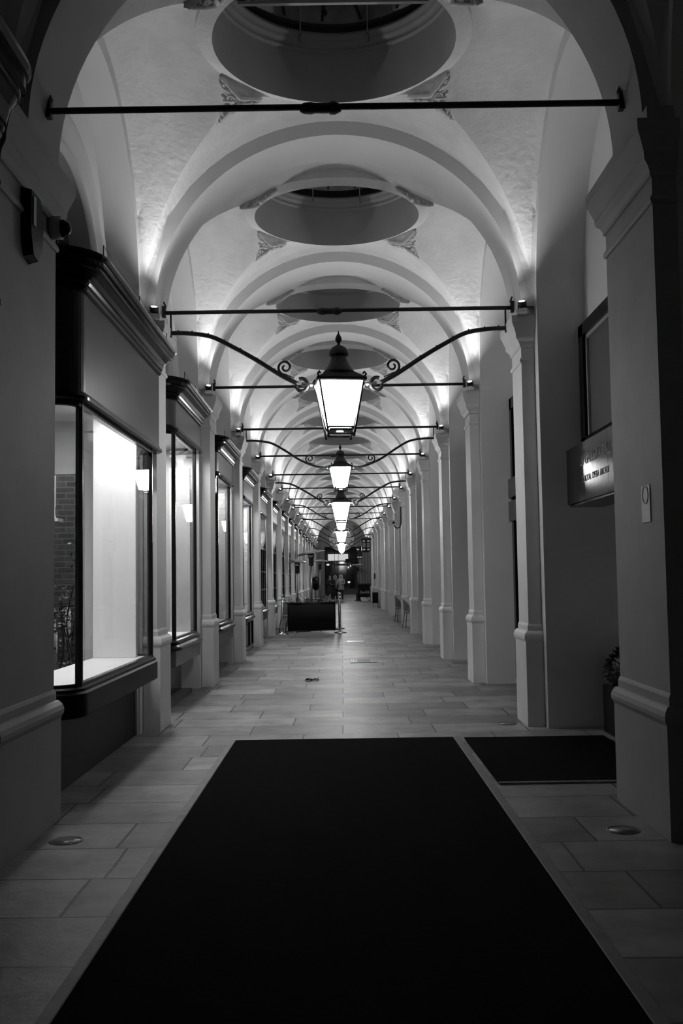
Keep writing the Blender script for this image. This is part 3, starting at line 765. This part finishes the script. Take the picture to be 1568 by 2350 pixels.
        if A:
            ring = [(sd*(.40+.06*cos(a)), .0, -.005+.068*sin(a)) for a in [pi*.35+i*2*pi*.8/20 for i in range(21)]]
            MB().tube(ring, .02, 8).build('hook', IRON, arm)
            MB().cyl((sd*.40, 0, .0), (sd*.25, 0, -.015), .022, 10).sphere((sd*.265, 0, -.02), .028, 10, 8).build('clamp', STEEL, arm)
        MB().box(sd*1.785, sd*1.80, -.02, .02, .53, .80 if A else .76).build('wall_strap', IRON, arm)
    bpy.data.objects.remove(body)
    spot('lantern_downlight', (0, yk(k), ez+t1-.09*s), (0, 0, -1), 24, 66, .8, .05)
    return r
names = {1: 'nearest and largest glowing glass lantern hung on scrolled iron arms', 3: 'second glowing lantern along the arcade, smaller and hung higher', 5: 'third glowing lantern along the arcade, directly below the second',
         7: 'fourth glowing lantern along, small, partly behind the third', 9: 'fifth glowing lantern along, in front of the far end wall', 11: 'sixth glowing lantern along, low before the round barred light',
         13: 'seventh glowing lantern, only its tip showing below the sixth', 15: 'last glowing lantern, hidden behind the nearer lamps at the far end'}
for k, l in names.items(): lantern(k, k % 4 == 1, l)

UPM = None
def uplight(k, s):
    global UPM
    side = 'left' if s < 0 else 'right'
    loc = (s*1.90, yk(k)-.40, 4.268)
    lab = 'small uplight on top of the %s %s pilaster past the foreground one' % (ORD[k], side)
    if UPM is None:
        r = empty('uplight', lab, 'uplight', loc)
        MB().bbox(-.06, .06, -.05, .05, -.05, -.0, .006).build('housing', STONE, r)
        MB().box(-.045, -.03, -.01, .01, -.01, .07).box(.03, .045, -.01, .01, -.01, .07).build('bracket', IRON, r)
        q = Vector((0, -.45, .9)).to_track_quat('Z', 'Y').to_matrix().to_4x4()
        MB().lathe([(.03, -.03), (.042, 0), (.044, .028)], (0, 0, .055), 16, q).build('lamp_head', IRON, r)
        MB().lathe([(.031, .029), (.031, .033)], (0, 0, .055), 16, q).build('lens', LENS, r)
        UPM = r
    else:
        r = copy_tree(UPM); r.location = loc; r['label'] = lab
    r['group'] = 'uplights on the %s pilasters' % side
    r.rotation_euler.z = radians(-18*s)
    return r
UP_E = 75
for k in range(1, NP+1):
    for s in (-1, 1):
        uplight(k, s)
        spot('uplight_beam', (s*1.88, yk(k)-.47, 4.40), (-s*.42, -.48, 1.), UP_E*((.75 if s < 0 else .55) if k == 1 else 1), 124, 1., .04)

# ------------------------------------------------------------------ floor items
def bordered(name, label, x0, x1, y0, y1, strips):
    r = empty(name, label, 'mat', (0, 0, 0))
    MB().bbox(x0, x1, y0, y1, .0, .014, .004).build('mat_field', MATM, r)
    for a in strips: MB().bbox(*a, 0, .016, .004).build('edging', MATEDGE, r)
bordered('entrance_mat', 'long black mat running up the middle of the floor to the camera', -1.03, 1.03, -3.5, 9.56, [(-1.085, -1.03, -3.5, 9.56), (1.03, 1.09, -3.5, 9.56)])
bordered('door_mat', 'short black mat lying crosswise before the gallery doorway', 1.13, 2.45, 7.46, 9.52, [(1.13, 2.05, 7.42, 7.46)])
r = empty('drain_cover', 'rectangular iron drain cover with slotted ends, set in the paving', 'drain cover', (.37, 18.45, 0))
MB().box(-.24, .24, -.36, .36, 0, .006).build('cover', IRON, r)
for x in [-.22+.03*i for i in range(4)]+[.13+.03*i for i in range(4)]: MB().box(x, x+.012, -.33, .33, .006, .010).build('slot', STEEL, r)
r = MB().box(-.2, .2, -.25, .25, 0, .005).build('access_cover', STEEL); r.location = (.30, 24.2, 0); tag(r, 'small flat access cover in the paving beyond the drain cover', 'cover')
for (x, y), l in zip(((-1.66, 6.02), (1.66, 6.07), (1.69, 10.43)), ('worn round light fitting in the floor by the left foreground pilaster', 'round light fitting in the floor by the right foreground pilaster', 'round glinting floor light by the first slim right pilaster')):
    r = empty('floor_light', l, 'floor light', (x, y, 0), 0, 'round light fittings let into the floor')
    MB().lathe([(.10, 0), (.10, .004), (.088, .005), (.086, .003)], n=28, cap=False).build('rim', mat('worn_rim', .10, .5, var=.5, vscale=20), r); MB().lathe([(.087, 0), (.087, .0025)], n=28).build('lens', mat('scuffed_lens', .13, .35, var=.3, vscale=10), r)
b = MB(); rnd = random.Random(4)
pts = []
for i in range(7):
    for j in range(5): pts.append((i*.035-.1+rnd.uniform(-.01, .01), j*.04-.08+rnd.uniform(-.01, .01), abs(rnd.gauss(0, .02))+.004))
b.add(pts, [(i*5+j, i*5+5+j, i*5+6+j, i*5+1+j) for i in range(6) for j in range(4)])
o = b.build('dead_leaf', LEAF, loc=(-.48, 15.1, 0)); tag(o, 'crumpled dark dead leaf lying alone on the paving', 'leaf')

# ------------------------------------------------------------------ cafe
def barrier_post(label, x, y, h):
    r = empty('barrier_post', label, 'barrier post', (x, y, 0), 0, 'steel barrier posts round the cafe')
    MB().lathe([(.17, 0), (.175, .012), (.16, .03), (.06, .045), (.035, .08)], n=24).build('base', CHROME, r)
    MB().cyl((0, 0, .05), (0, 0, h-.07), .026, 14).build('pole', CHROME, r)
    MB().lathe([(.03, h-.14), (.042, h-.13), (.03, h-.12)], n=16).sphere((0, 0, h-.035), .042, 14, 10).build('ball_top', CHROME, r)
barrier_post('steel barrier post with ball top at the open right corner of the cafe', -.07, 28.0, 1.12)
barrier_post('steel barrier post with ball top against the shopfronts, left of the black canvas', -1.66, 27.6, 1.10)
barrier_post('further steel barrier post behind the right corner one', -.11, 30.2, 1.10)
def banner(label, a, b_, z0, z1):
    a, b_ = Vector(a), Vector(b_); d = b_-a; L = d.length
    r = empty('canvas_barrier', label, 'barrier', (a.x, a.y, 0), atan2(d.y, d.x), 'black canvas barriers of the cafe')
    mb = MB(); n = 16; A = []; B = []
    vs = []; fs = []
    for i in range(n+1):
        t = i/n; x = .08+(L-.16)*t; w = .012*sin(t*9)
        vs += [(x, -.006+w, z0), (x, -.006+w*.5, z1), (x, .006+w*.5, z1), (x, .006+w, z0)]
    for i in range(n):
        for j in range(4): fs.append((i*4+j, i*4+4+j, i*4+4+(j+1) % 4, i*4+(j+1) % 4))
    fs += [(0,1,2,3), (n*4+3, n*4+2, n*4+1, n*4)]
    mb.add(vs, fs, True).build('canvas', CANVAS, r)
    MB().cyl((.02, 0, z1), (L-.02, 0, z1), .014, 8).build('top_rail', CHROME if False else IRON, r)
    MB().cyl((.02, 0, z0), (L-.02, 0, z0), .012, 8).build('bottom_rail', IRON, r)
banner('black canvas barrier across the near end of the cafe between two steel posts', (-1.60, 27.65, 0), (-.12, 28.0, 0), .09, .86)
banner('black canvas barrier along the walkway side of the cafe', (-.09, 28.1, 0), (-.11, 30.1, 0), .09, .86)

def heater(label, x, y, h, d, tilt, tz, bright=STEEL):
    r = empty('patio_heater', label, 'patio heater', (x, y, 0), tz, 'patio heaters of the cafe')
    MB().lathe([(.22, 0), (.22, .03), (.16, .06), (.14, .5), (.05, .55)], n=20).build('base', IRON, r)
    MB().cyl((0, 0, .5), (0, 0, h-.42), .03, 12).build('pole', bright, r)
    hd = MB().lathe([(.05, h-.45), (.075, h-.42), (.075, h-.22), (.10, h-.2), (.10, h-.1), (.06, h-.08)], n=18).build('burner', IRON, r)
    MB().lathe([(.104, h-.185), (.106, h-.175), (.104, h-.165)], n=18, cap=False).lathe([(.104, h-.145), (.106, h-.135), (.104, h-.125)], n=18, cap=False).build('burner_ring', CHROME, hd)
    R_ = d/2; q = Matrix.Rotation(tilt, 4, 'Y')
    MB().lathe([(.02, .09), (R_*.4, .075), (R_*.8, .03), (R_, -.012), (R_*.99, -.022), (R_*.8, .012), (R_*.4, .055), (.02, .07)], (0, 0, h-.06), 28, q).build('canopy', STEEL, r)
heater('nearest patio heater, tall with a broad tilted canopy over the cafe tables', -.93, 30.2, 2.36, .90, radians(-9), 0)
heater('patio heater with a flared canopy close to the shopfronts', -1.52, 33.9, 2.16, .70, radians(2), 0)
heater('patio heater standing between the tilted one and the three people', -1.07, 48.5, 2.42, .82, 0, 0)
heater('patio heater across the walkway, beside the white-lettered drinks banner', 1.06, 66.6, 2.44, .86, radians(1), 0, CHROME)

# bistro chairs and tables
CH = None
def chair(label, x, y, rz, group):
    global CH
    if CH is None:
        r = empty('bistro_chair', label, 'chair', (0, 0, 0))
        MB().lathe([(.20, .44), (.225, .45), (.225, .47), (.20, .48)], n=20).build('seat', WICKER, r)
        for lx, ly in ((-.17, -.17), (.17, -.17), (-.17, .17), (.17, .17)):
            MB().tube([(lx*.85, ly*.85, .45), (lx*1.05, ly*1.1, .2), (lx*1.12, ly*1.2, 0)], .016, 7).build('leg', PALEWICKER if False else WICKER, r)
        a = [(.22*cos(t), .22*sin(t)*1.05, .46+.42*sin((t)/pi*pi)**.6 if 0 < t < pi else .46) for t in [pi*i/20 for i in range(21)]]
        MB().tube(a, .016, 7).build('back_frame', PALEWICKER, r)
        mb = MB(); n = 14
        lo = [(.20*cos(pi*i/n), .21*sin(pi*i/n), .5) for i in range(n+1)]; hi = [(.21*cos(pi*i/n), .22*sin(pi*i/n)*1.03, .48+.38*max(0, sin(pi*i/n))**.6) for i in range(n+1)]
        mb.strip(lo, hi, True); mb.strip([(p[0]*.95, p[1]*.95, p[2]) for p in lo], [(p[0]*.95, p[1]*.95, p[2]) for p in hi], True)
        mb.build('backrest', WICKER, r)
        b = MB(); b.tube([(.17*1.05*c, .17*1.05*s_, .2) for c, s_ in ((1,1),(-1,1),(-1,-1),(1,-1))], .009, 6, True); b.build('stretcher', WICKER, r)
        CH = r
    else:
        r = copy_tree(CH); r['label'] = label
    r.location = (x, y, 0); r.rotation_euler.z = rz; r['group'] = group
chair('woven bistro chair half hidden behind a slim right pilaster, the nearer of two', 2.06, 30.35, radians(100), 'bistro chairs along the right wall')
chair('woven bistro chair further back between the right pilasters', 2.04, 34.6, radians(100), 'bistro chairs along the right wall')
TB = None
def table(label, x, y):
    r = empty('cafe_table', label, 'table', (x, y, 0), 0, 'small cafe tables')
    MB().lathe([(.30, .71), (.31, .72), (.31, .735), (.30, .74)], n=28).build('tabletop', WOOD, r)
    MB().cyl((0, 0, .03), (0, 0, .72), .03, 12).build('column', IRON, r); MB().lathe([(.22, 0), (.22, .02), (.05, .05)], n=20).build('base', IRON, r)
table('first cafe table just behind the black canvas barrier', -1.15, 29.0)
table('second cafe table, beyond the tilted heater', -1.15, 32.2)
table('third cafe table, furthest from the barrier', -1.2, 39.5)
for l, x, y, a in (('cane-edged bistro chair at the left end of the canvas barrier', -1.55, 28.5, .5), ('bistro chair on the walkway side of the first cafe table', -.5, 29.2, -1.3), ('bistro chair behind the first cafe table', -1.42, 29.7, .6),
        ('bistro chair by the shopfront at the second cafe table', -1.55, 32.3, 1.3), ('bistro chair at the second cafe table, walkway side', -.62, 32.6, -1.5), ('bistro chair beyond the second cafe table', -1.15, 33.2, .05), ('bistro chair beside the third cafe table', -.7, 39.9, -1.4), ('bistro chair at the third cafe table by the shop wall', -1.6, 39.0, 1.4)):
    chair(l, x, y, a, 'bistro chairs inside the cafe barrier')
def crockery(label, x, y, z, kind):
    if kind == 'cup':
        o = MB().lathe([(.02, 0), (.035, .01), (.042, .07), (.038, .07), (.03, .015), (.005, .012)], n=14).build('cup', WHITE)
    elif kind == 'plate':
        o = MB().lathe([(.05, 0), (.11, .012), (.112, .018), (.06, .01), (.005, .008)], n=20).build('plate', WHITE)
    else:
        o = MB().lathe([(.03, 0), (.033, .1), (.03, .15), (.012, .19), (.012, .24), (.014, .245)], n=14).build('bottle', CHROME)
    o.location = (x, y, z); tag(o, label, kind, 'table things in the cafe')
crockery('white cup on the first cafe table', -1.05, 28.9, .742, 'cup'); crockery('white plate on the first cafe table', -1.25, 28.95, .742, 'plate'); crockery('shiny bottle on the first cafe table', -1.12, 29.12, .742, 'bottle')
crockery('white plate on the second cafe table', -1.1, 32.1, .742, 'plate'); crockery('shiny bottle on the second cafe table', -1.2, 32.3, .742, 'bottle')
r = empty('planter_bush', 'dark leafy shrub in a pot among the cafe tables, near the people', 'plant', (-1.38, 52, 0))
MB().lathe([(.14, 0), (.2, .4), (.19, .4), (.14, .38)], n=18).build('pot', FASCIA, r)
b = MB(); MB().cyl((0, 0, .38), (0, 0, 1.1), .02, 8).build('stem', WOOD, r); b.sphere((0, 0, 1.28), .15, 12, 8, (1, 1, 1.7)); rnd = random.Random(9)
for i in range(500):
    d = Vector((rnd.gauss(0, 1), rnd.gauss(0, 1), rnd.gauss(0, 1))).normalized(); c = Vector((d.x*.2, d.y*.2, 1.28+d.z*.34)); t = Vector((rnd.uniform(-1, 1), rnd.uniform(-1, 1), rnd.uniform(-1, 1))).normalized()*.06; a = t.orthogonal().normalized()*.025
    b.add([c-t, c+a, c+t, c-a], [(0,1,2,3)])
b.build('foliage', LEAF, r)

# far right: drinks banner, folded gate, hanging lantern, black bin, camera, control box
r = empty('drinks_banner', 'black barrier banner with white script lettering beside the far patio heater', 'banner', (1.46, 66.2, 0))
for s in (-1, 1):
    MB().cyl((s*.43, 0, .02), (s*.43, 0, 1.14), .025, 10).build('post', IRON, r); MB().lathe([(.18, 0), (.18, .02), (.04, .05)], (s*.43, 0, 0), 20).build('foot', IRON, r)
MB().cyl((-.46, 0, 1.13), (.46, 0, 1.13), .02, 8).build('top_rail', IRON, r)
MB().bbox(-.38, .38, -.012, .012, .26, 1.10, .004).build('canvas', CANVAS, r)
text_mesh('script_lettering', 'Coca-Cola', .25, WHITE, r, (0, -.016, .58), (pi/2, 0, 0), shear=.35, sx=.58)
r = empty('folded_gate', 'tall dark panelled gate leaf folded back behind the drinks banner', 'gate', (1.62, 68.6, 0))
b = MB(); b.box(-.48, .45, 0, .06, .9, 3.45); b.build('leaf', FASCIA, r)
for x in (-.42, -.22, -.02, .18): MB().bbox(x, x+.16, -.02, 0, 1.0, 3.35, .006).build('panel', mat('grey_gate_panel', .24, .4), r)
MB().box(-.45, -.40, 0, .06, 0, .9).box(.37, .42, 0, .06, 0, .9).build('stile', FASCIA, r)
r = empty('hanging_sign_lantern', 'square black hanging lantern with pale panes, hung by a chain at the right', 'lantern', (1.45, 59.0, 3.05))
MB().cyl((0, 0, .9), (0, 0, 1.95), .01, 6).build('chain', IRON, r)
MB().frustum(.30, .80, .10, .90).frustum(.33, .72, .30, .80).build('cap', IRON, r)
b = MB(); b.bbox(-.27, .27, -.27, .27, .06, .74, .01); b.build('case', BLACK, r)
for z in (.64, .14):
    for x in (-.13, .13): MB().sphere((x, -.275, z), .085, 12, 8, (1, .15, .55)).build('pale_pane', mat('pale_pane', .5, .3, emit=1., estr=.12), r)
for x in (-.13, .13): MB().box(x-.09, x+.09, -.285, -.27, .26, .54).build('side_pane', FRIEZE, r)
MB().frustum(.1, -.02, .24, .06).build('base_cap', IRON, r)
r = empty('small_hanging_lantern', 'smaller dark lantern with pale panes beside the square hanging one', 'lantern', (1.13, 64.0, 2.75))
MB().bbox(-.16, .2, -.1, .1, 0, .75, .02).build('case', BLACK, r); MB().frustum(.2, .75, .06, .85).build('cap', IRON, r)
MB().cyl((0, 0, .85), (0, 0, 2.2), .008, 6).build('chain', IRON, r)
for x, z in ((-.08, .6), (-.06, .1), (.1, .1)): MB().sphere((x, -.1, z), .07, 10, 6, (1, .2, .6)).build('pale_pane', bpy.data.materials['pale_pane'], r)
r = empty('black_stand', 'boxy black upholstered stand on thin legs against the right pilasters', 'stand', (1.68, 51.0, 0))
MB().bbox(-.15, .15, -.15, .15, .24, .78, .02).build('box', CANVAS, r)
for x in (-.12, .12):
    for y in (-.12, .12): MB().cyl((x, y, 0), (x, y, .26), .015, 8).build('leg', STEEL, r)
r = empty('cctv_camera', 'wall-mounted security camera on a cranked bracket, high on a right pilaster', 'security camera', (1.88, 31.3, 3.25))
MB().box(-.38, -.1, -.13, .05, -.08, .06).add([(-.42, -.2, -.08), (-.06, -.2, -.08), (-.06, .05, .08), (-.42, .05, .08), (-.42, -.2, -.1), (-.06, -.2, -.1), (-.06, .05, .06), (-.42, .05, .06)], [(0,1,2,3),(7,6,5,4),(0,4,5,1),(1,5,6,2),(2,6,7,3),(3,7,4,0)]).build('housing', GREYWALL, r)
MB().cyl((-.24, -.135, -.02), (-.24, -.13, -.02), .045, 14).build('lens', SIGN, r)
MB().tube([(0, 0, .5), (.0, 0, 0), (-.04, 0, -.15), (-.12, 0, -.18), (-.2, 0, -.12), (-.22, 0, -.07)], .022, 8).build('bracket', IRON, r)
r = MB().bbox(-.04, .04, -.09, .09, 0, .32, .01).build('control_box', IRON); r.location = (1.855, 56.72, 1.45); tag(r, 'small black control box fixed to a far right pilaster', 'control box')

# ------------------------------------------------------------------ the street beyond
struct(MB().box(-14, 14, 78.9, 110, -.3, -.02).build('floor_street', mat('street_tarmac', .06, .7)))
bw = struct(MB().box(-14, 14, 98, 99, -.1, 14).build('wall_street', mat('dark_street_facade', .10, .7, var=.4, vscale=.8)))
r = empty('shop_entrance', 'distant street entrance with a lit white panel over dark glazed doors', 'entrance', (0, 97.9, 0))
LIT = mat('lit_panel', .8, .5, emit=1., estr=.55)
MB().box(-1.35, .62, -.06, 0, 3.25, 3.9).build('lit_panel', LIT, r)
MB().box(-1.6, 1.2, -.02, 0, .1, 3.15).build('door_glass', DARKGLASS, r)
for x in (-1.62, -1.05, -.5, .5, 1.2): MB().box(x, x+.06, -.1, 0, 0, 3.2).build('mullion', IRON, r)
for x in (-.35, -.72): MB().box(x, x+.035, -.12, -.06, 2.2, 5.3).build('slim_bar', IRON, r)
MB().box(.35, 1.6, -.3, -.1, 3.05, 3.4).build('canopy', IRON, r)
MB().box(-1.5, .9, -.05, -.02, 2.75, 2.95).build('grey_band', GREYWALL, r)
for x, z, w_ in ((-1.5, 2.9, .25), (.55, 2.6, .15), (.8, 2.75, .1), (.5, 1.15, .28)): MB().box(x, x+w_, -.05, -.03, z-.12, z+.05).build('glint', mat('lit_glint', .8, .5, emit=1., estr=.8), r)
for i in range(3): MB().box(-.2, 1.9, -3+i*.5, 0, i*.16, .16+i*.16).build('step', mat('street_step', .14, .7), r)
r = empty('barred_round_light', 'big round vertically barred window in the far end wall behind the lanterns', 'window', (0, YE+.1, zc))
disc = [(rr*cos(2*pi*i/48), 0, rr*sin(2*pi*i/48)) for i in range(48)]
MB().add(disc+[(x, .02, z) for x, y, z in disc], [tuple(range(47, -1, -1)), tuple(range(48, 96))]+[(i, (i+1) % 48, 48+(i+1) % 48, 48+i) for i in range(48)]).build('pane', mat('pale_ribbed_pane', .75, .5, emit=1., estr=.10), r)
for i in range(-6, 7):
    x = i*.15; h = sqrt(rr*rr-x*x)
    MB().cyl((x, -.03, -h), (x, -.03, h), .012, 6).build('bar', IRON, r)
MB().tube([((rr)*cos(2*pi*i/48), -.02, rr*sin(2*pi*i/48)) for i in range(48)], .03, 6, True).build('rim', IRON, r)

# ------------------------------------------------------------------ people
def skinned(name, V, E, R, m, parent, root=0, sub=2):
    me = bpy.data.meshes.new(name); me.from_pydata([tuple(v) for v in V], E, []); me.materials.append(m)
    o = bpy.data.objects.new(name, me); COL.objects.link(o)
    if parent: o.parent = parent
    md = o.modifiers.new('skin', 'SKIN'); md.use_smooth_shade = True
    sv = me.skin_vertices[0].data
    for i, rad in enumerate(R): sv[i].radius = (rad, rad) if not isinstance(rad, tuple) else rad; sv[i].use_root = (i == root)
    sb = o.modifiers.new('sub', 'SUBSURF'); sb.levels = sub; sb.render_levels = sub
    return o
def person(label, x, y, rz, h, hands, legs, top, hair, coat, trousers, long_coat=False, scarf=None):
    """standing figure; local -y is the way it faces; h scales a 1.70 m body; hands: two hand points; legs: two foot offsets"""
    r = empty('person', label, 'person', (x, y, 0), rz, 'three people standing in the arcade'); s = h/1.70
    r.scale = (s, s, s)
    V = []; E = []; R = []
    def v(p, rad, par=None):
        V.append(Vector(p)); R.append(rad)
        if par is not None: E.append((par, len(V)-1))
        return len(V)-1
    pel = v((0, 0, .93), (.14, .10)); wa = v((0, 0, 1.08), (.125, .09), pel); ch = v((0, 0, 1.25), (.15, .10), wa); up_ = v((0, .01, 1.37), (.12, .085), ch)
    nk = v((0, .005, 1.46), .052, up_); hb = v((0, -.01, 1.52), .07, nk); hm = v((0, -.015, 1.59), (.076, .09), hb); ht = v((0, -.005, 1.655), .065, hm)
    nose = v((0, -.105, 1.575), .014, hm)
    arms = {}
    for sd, hp in zip((-1, 1), hands):
        sh_ = v((sd*.185, .01, 1.37), .055, up_)
        hp = Vector(hp); s0 = V[sh_]; mid = (s0+hp)/2; L1 = .28; dist = (hp-s0).length/2
        off = sqrt(max(0, L1*L1-dist*dist)); el_p = mid+Vector((sd*.55, .55, -.6)).normalized()*off
        el = v(el_p, .043, sh_); wr = v(hp, .028, el); d = (hp-el_p).normalized()
        pm = v(hp+d*.06, (.036, .022), wr); side = Vector((-sd*1, 0, 0)); nrm = d.cross(side).normalized() if d.cross(side).length > .01 else Vector((0, 0, 1)); lat = nrm.cross(d).normalized()
        for q, (o_, ln) in enumerate(((-.03, .055), (-.01, .07), (.01, .066), (.03, .05))):
            f1 = v(hp+d*.085+lat*o_, .0095, pm); v(hp+d*(.085+ln)+lat*o_*1.1-nrm*.012, .0075, f1)
        t1 = v(hp+d*.045+lat*.045, .011, pm); v(hp+d*.085+lat*.065, .008, t1)
        arms[sd] = (sh_, el, wr)
    feet = {}
    for sd, (fx, fy) in zip((-1, 1), legs):
        hip = v((sd*.09, 0, .86), .085, pel); kn = v((sd*.095+fx*.5, fy*.5-.01, .48), .058, hip); ank = v((sd*.095+fx, fy+.02, .09), .036, kn); heel = v((sd*.095+fx, fy+.05, .045), .034, ank); toe = v((sd*.1+fx*1.05, fy-.13, .032), .03, ank)
        feet[sd] = (hip, kn, ank, toe)
    skinned('body', V, E, R, SKIN, r, pel)
    # face details
    for sd in (-1, 1):
        MB().sphere((sd*.03, -.098, 1.60), .009, 8, 6).build('eye', HAIRD, r); MB().sphere((sd*.082, 0, 1.585), .022, 8, 6, (.4, .8, 1.2)).build('ear', SKIN, r)
    MB().sphere((0, -.097, 1.535), .018, 10, 6, (1.2, .5, .35)).build('mouth', mat('lips', .22, .5), r)
    # hair: cap plus locks
    b = MB(); n = 20; m_ = 10; vs = []; fs = []
    low = .30 if hair == HAIRD else .62
    for j in range(m_+1):
        for i in range(n):
            a = 2*pi*i/n; back = (sin(a)+1)/2; lim = pi*(.30+low*back*.55+.10*abs(cos(a)))
            ph = lim*j/m_; wv = 1+.05*sin(i*3+j)
            vs.append((.094*sin(ph)*cos(a)*wv*(1+.15*back*(j/m_)), .018+.108*sin(ph)*sin(a)*wv, 1.60+.105*cos(ph)-(.06*back*(j/m_)**2 if hair != HAIRD else 0)))
    for j in range(m_):
        for i in range(n): fs.append((j*n+i, j*n+(i+1) % n, j*n+n+(i+1) % n, j*n+n+i))
    b.add(vs, fs, True)
    if hair != HAIRD:
        for i in range(22):
            a = -.35+(pi+.7)*i/21; c, sn = cos(a), sin(a)
            b.tube([(.085*c, .02+.085*sn, 1.65), (.103*c, .025+.1*sn, 1.58), (.108*c+.01*sin(i), .03+.1*sn, 1.5), (.10*c, .03+.09*sn, 1.40+.03*sin(i*2))], [.022, .026, .024, .008], 6)
    b.build('hair', hair, r)
    # jacket (torso and sleeves) and trousers as their own garments
    def garment(name, ids, pairs, grow, m, extra=None):
        idx = {i: n_ for n_, i in enumerate(ids)}
        VV = [V[i] for i in ids]; RR = [tuple(a+grow for a in (R[i] if isinstance(R[i], tuple) else (R[i], R[i]))) for i in ids]
        return skinned(name, VV, [(idx[a], idx[c]) for a, c in pairs], RR, m, r, 0)
    ids = [pel, wa, ch, up_, nk]; pairs = [(pel, wa), (wa, ch), (ch, up_), (up_, nk)]
    for sd in (-1, 1):
        a, e_, w_ = arms[sd]; ids += [a, e_, w_]; pairs += [(up_, a), (a, e_), (e_, w_)]
    garment('jacket', ids, pairs, .022, coat)
    V_pel = [pel]; ids = [pel]; pairs = []
    for sd in (-1, 1):
        a, k_, an, t = feet[sd]; ids += [a, k_, an]; pairs += [(pel, a), (a, k_), (k_, an)]
        MB().sphere((V[an].x, V[an].y-.05, .04), .05, 12, 8, (.85, 2.3, .8)).build('shoe', COATD, r)
    garment('trousers', ids, pairs, .014, trousers)
    if long_coat:
        pr = [(.165, 1.08), (.205, .92), (.225, .6), (.24, .36)]
        MB().lathe(pr+[(a-.012, z) for a, z in pr[::-1]], (0, 0, 0), 24, Matrix.Diagonal((1, .80, 1, 1)), cap=False).build('coat_skirt', coat, r)
    else:
        pr = [(.165, 1.08), (.205, .95), (.222, .85), (.228, .74)]
        MB().lathe(pr+[(a-.012, z) for a, z in pr[::-1]], (0, 0, 0), 24, Matrix.Diagonal((1, .80, 1, 1)), cap=False).build('jacket_hem', coat, r)
    if scarf:
        b = MB(); b.tube([(.085*cos(2*pi*i/20), .0+.075*sin(2*pi*i/20), 1.45+.012*sin(i*2)) for i in range(20)], .04, 8, True)
        b.tube([(.03, -.07, 1.42), (.04, -.15, 1.25), (.035, -.145, 1.0), (.03, -.14, .82)], [.035, .04, .045, .04], 8); b.build('scarf', scarf, r)
    return r
person('person in a long dark coat with dark hair, hands held at the waist', -.80, 65.6, radians(14), 1.74, ((-.05, -.27, 1.13), (.13, -.30, 1.11)), ((.0, 0), (.03, -.05)), None, HAIRD, COATD, COATD, True, None)
person('fair-haired person with a pale scarf, standing between the other two', -.46, 66.4, radians(8), 1.73, ((-.24, -.05, .86), (.20, -.18, .95)), ((0, 0), (.02, .03)), None, HAIRF, COATD, COATD, True, SCARF)
person('fair-haired person in a short grey jacket and dark trousers, hands together', -.08, 65.2, radians(-10), 1.76, ((-.07, -.28, 1.10), (.07, -.28, 1.12)), ((.01, 0), (.0, -.07)), None, HAIRF, COATG, COATD, False, None)

# ------------------------------------------------------------------ other light sources
for i, y in enumerate((7.2, 7.8, 8.4, 9.0)):
    r = empty('downlight', ['downlight at the near corner of the nearest shop ceiling', 'second downlight inside the nearest shop window', 'third downlight inside the nearest shop window', 'downlight over the white panel of the nearest shop'][i], 'downlight', (-2.06, y, 3.08), 0, 'downlights in the nearest shop window')
    if i == 3: r.location = (-1.94, 9.36, 3.08)
    MB().lathe([(.045, 0), (.05, .075)], n=16).build('can', WHITE, r); MB().lathe([(.036, -.004), (.036, 0)], n=16).build('lens', DOWN, r)
    spot('downlight_beam', (r.location.x, r.location.y, 3.05), (-.08, .05, -1) if i < 3 else (0, .2, -1), 17 if i < 3 else 26, 120, .7, .03)
for k in range(1, 12):
    yc = yk(k)+BAY/2
    arealight('shop_ceiling_light', (-2.36, yc+.3, 3.38), (0, 0, 0), .4, 1.9, {1: 75, 2: 50, 3: 85}.get(k, 60))
arealight('shop_strip_light', (-2.12, 8.2, 3.12), (0, 0, 0), .25, 2.6, 36)
arealight('yard_light', (-3.7, 11.4, 4.3), (radians(35), 0, 0), .6, .6, 70)
arealight('street_lamp_light', (1.5, 88, 6), (0, 0, 0), 1, 1, 120)

W = bpy.data.worlds.new('night'); S.world = W; W.use_nodes = True
W.node_tree.nodes['Background'].inputs['Color'].default_value = (.5, .5, .5, 1); W.node_tree.nodes['Background'].inputs['Strength'].default_value = .004

# ------------------------------------------------------------------ view
S.view_settings.view_transform = 'Standard'; S.view_settings.look = 'None'; S.view_settings.gamma = 1; S.view_settings.use_curve_mapping = False
S.view_settings.exposure = 0.0
c = S.cycles
c.use_denoising = True; c.use_adaptive_sampling = True; c.adaptive_threshold = .1; c.adaptive_min_samples = 16
c.max_bounces = 6; c.diffuse_bounces = 3; c.glossy_bounces = 3; c.transmission_bounces = 4; c.transparent_max_bounces = 12
c.caustics_reflective = False; c.caustics_refractive = False; c.sample_clamp_indirect = 6
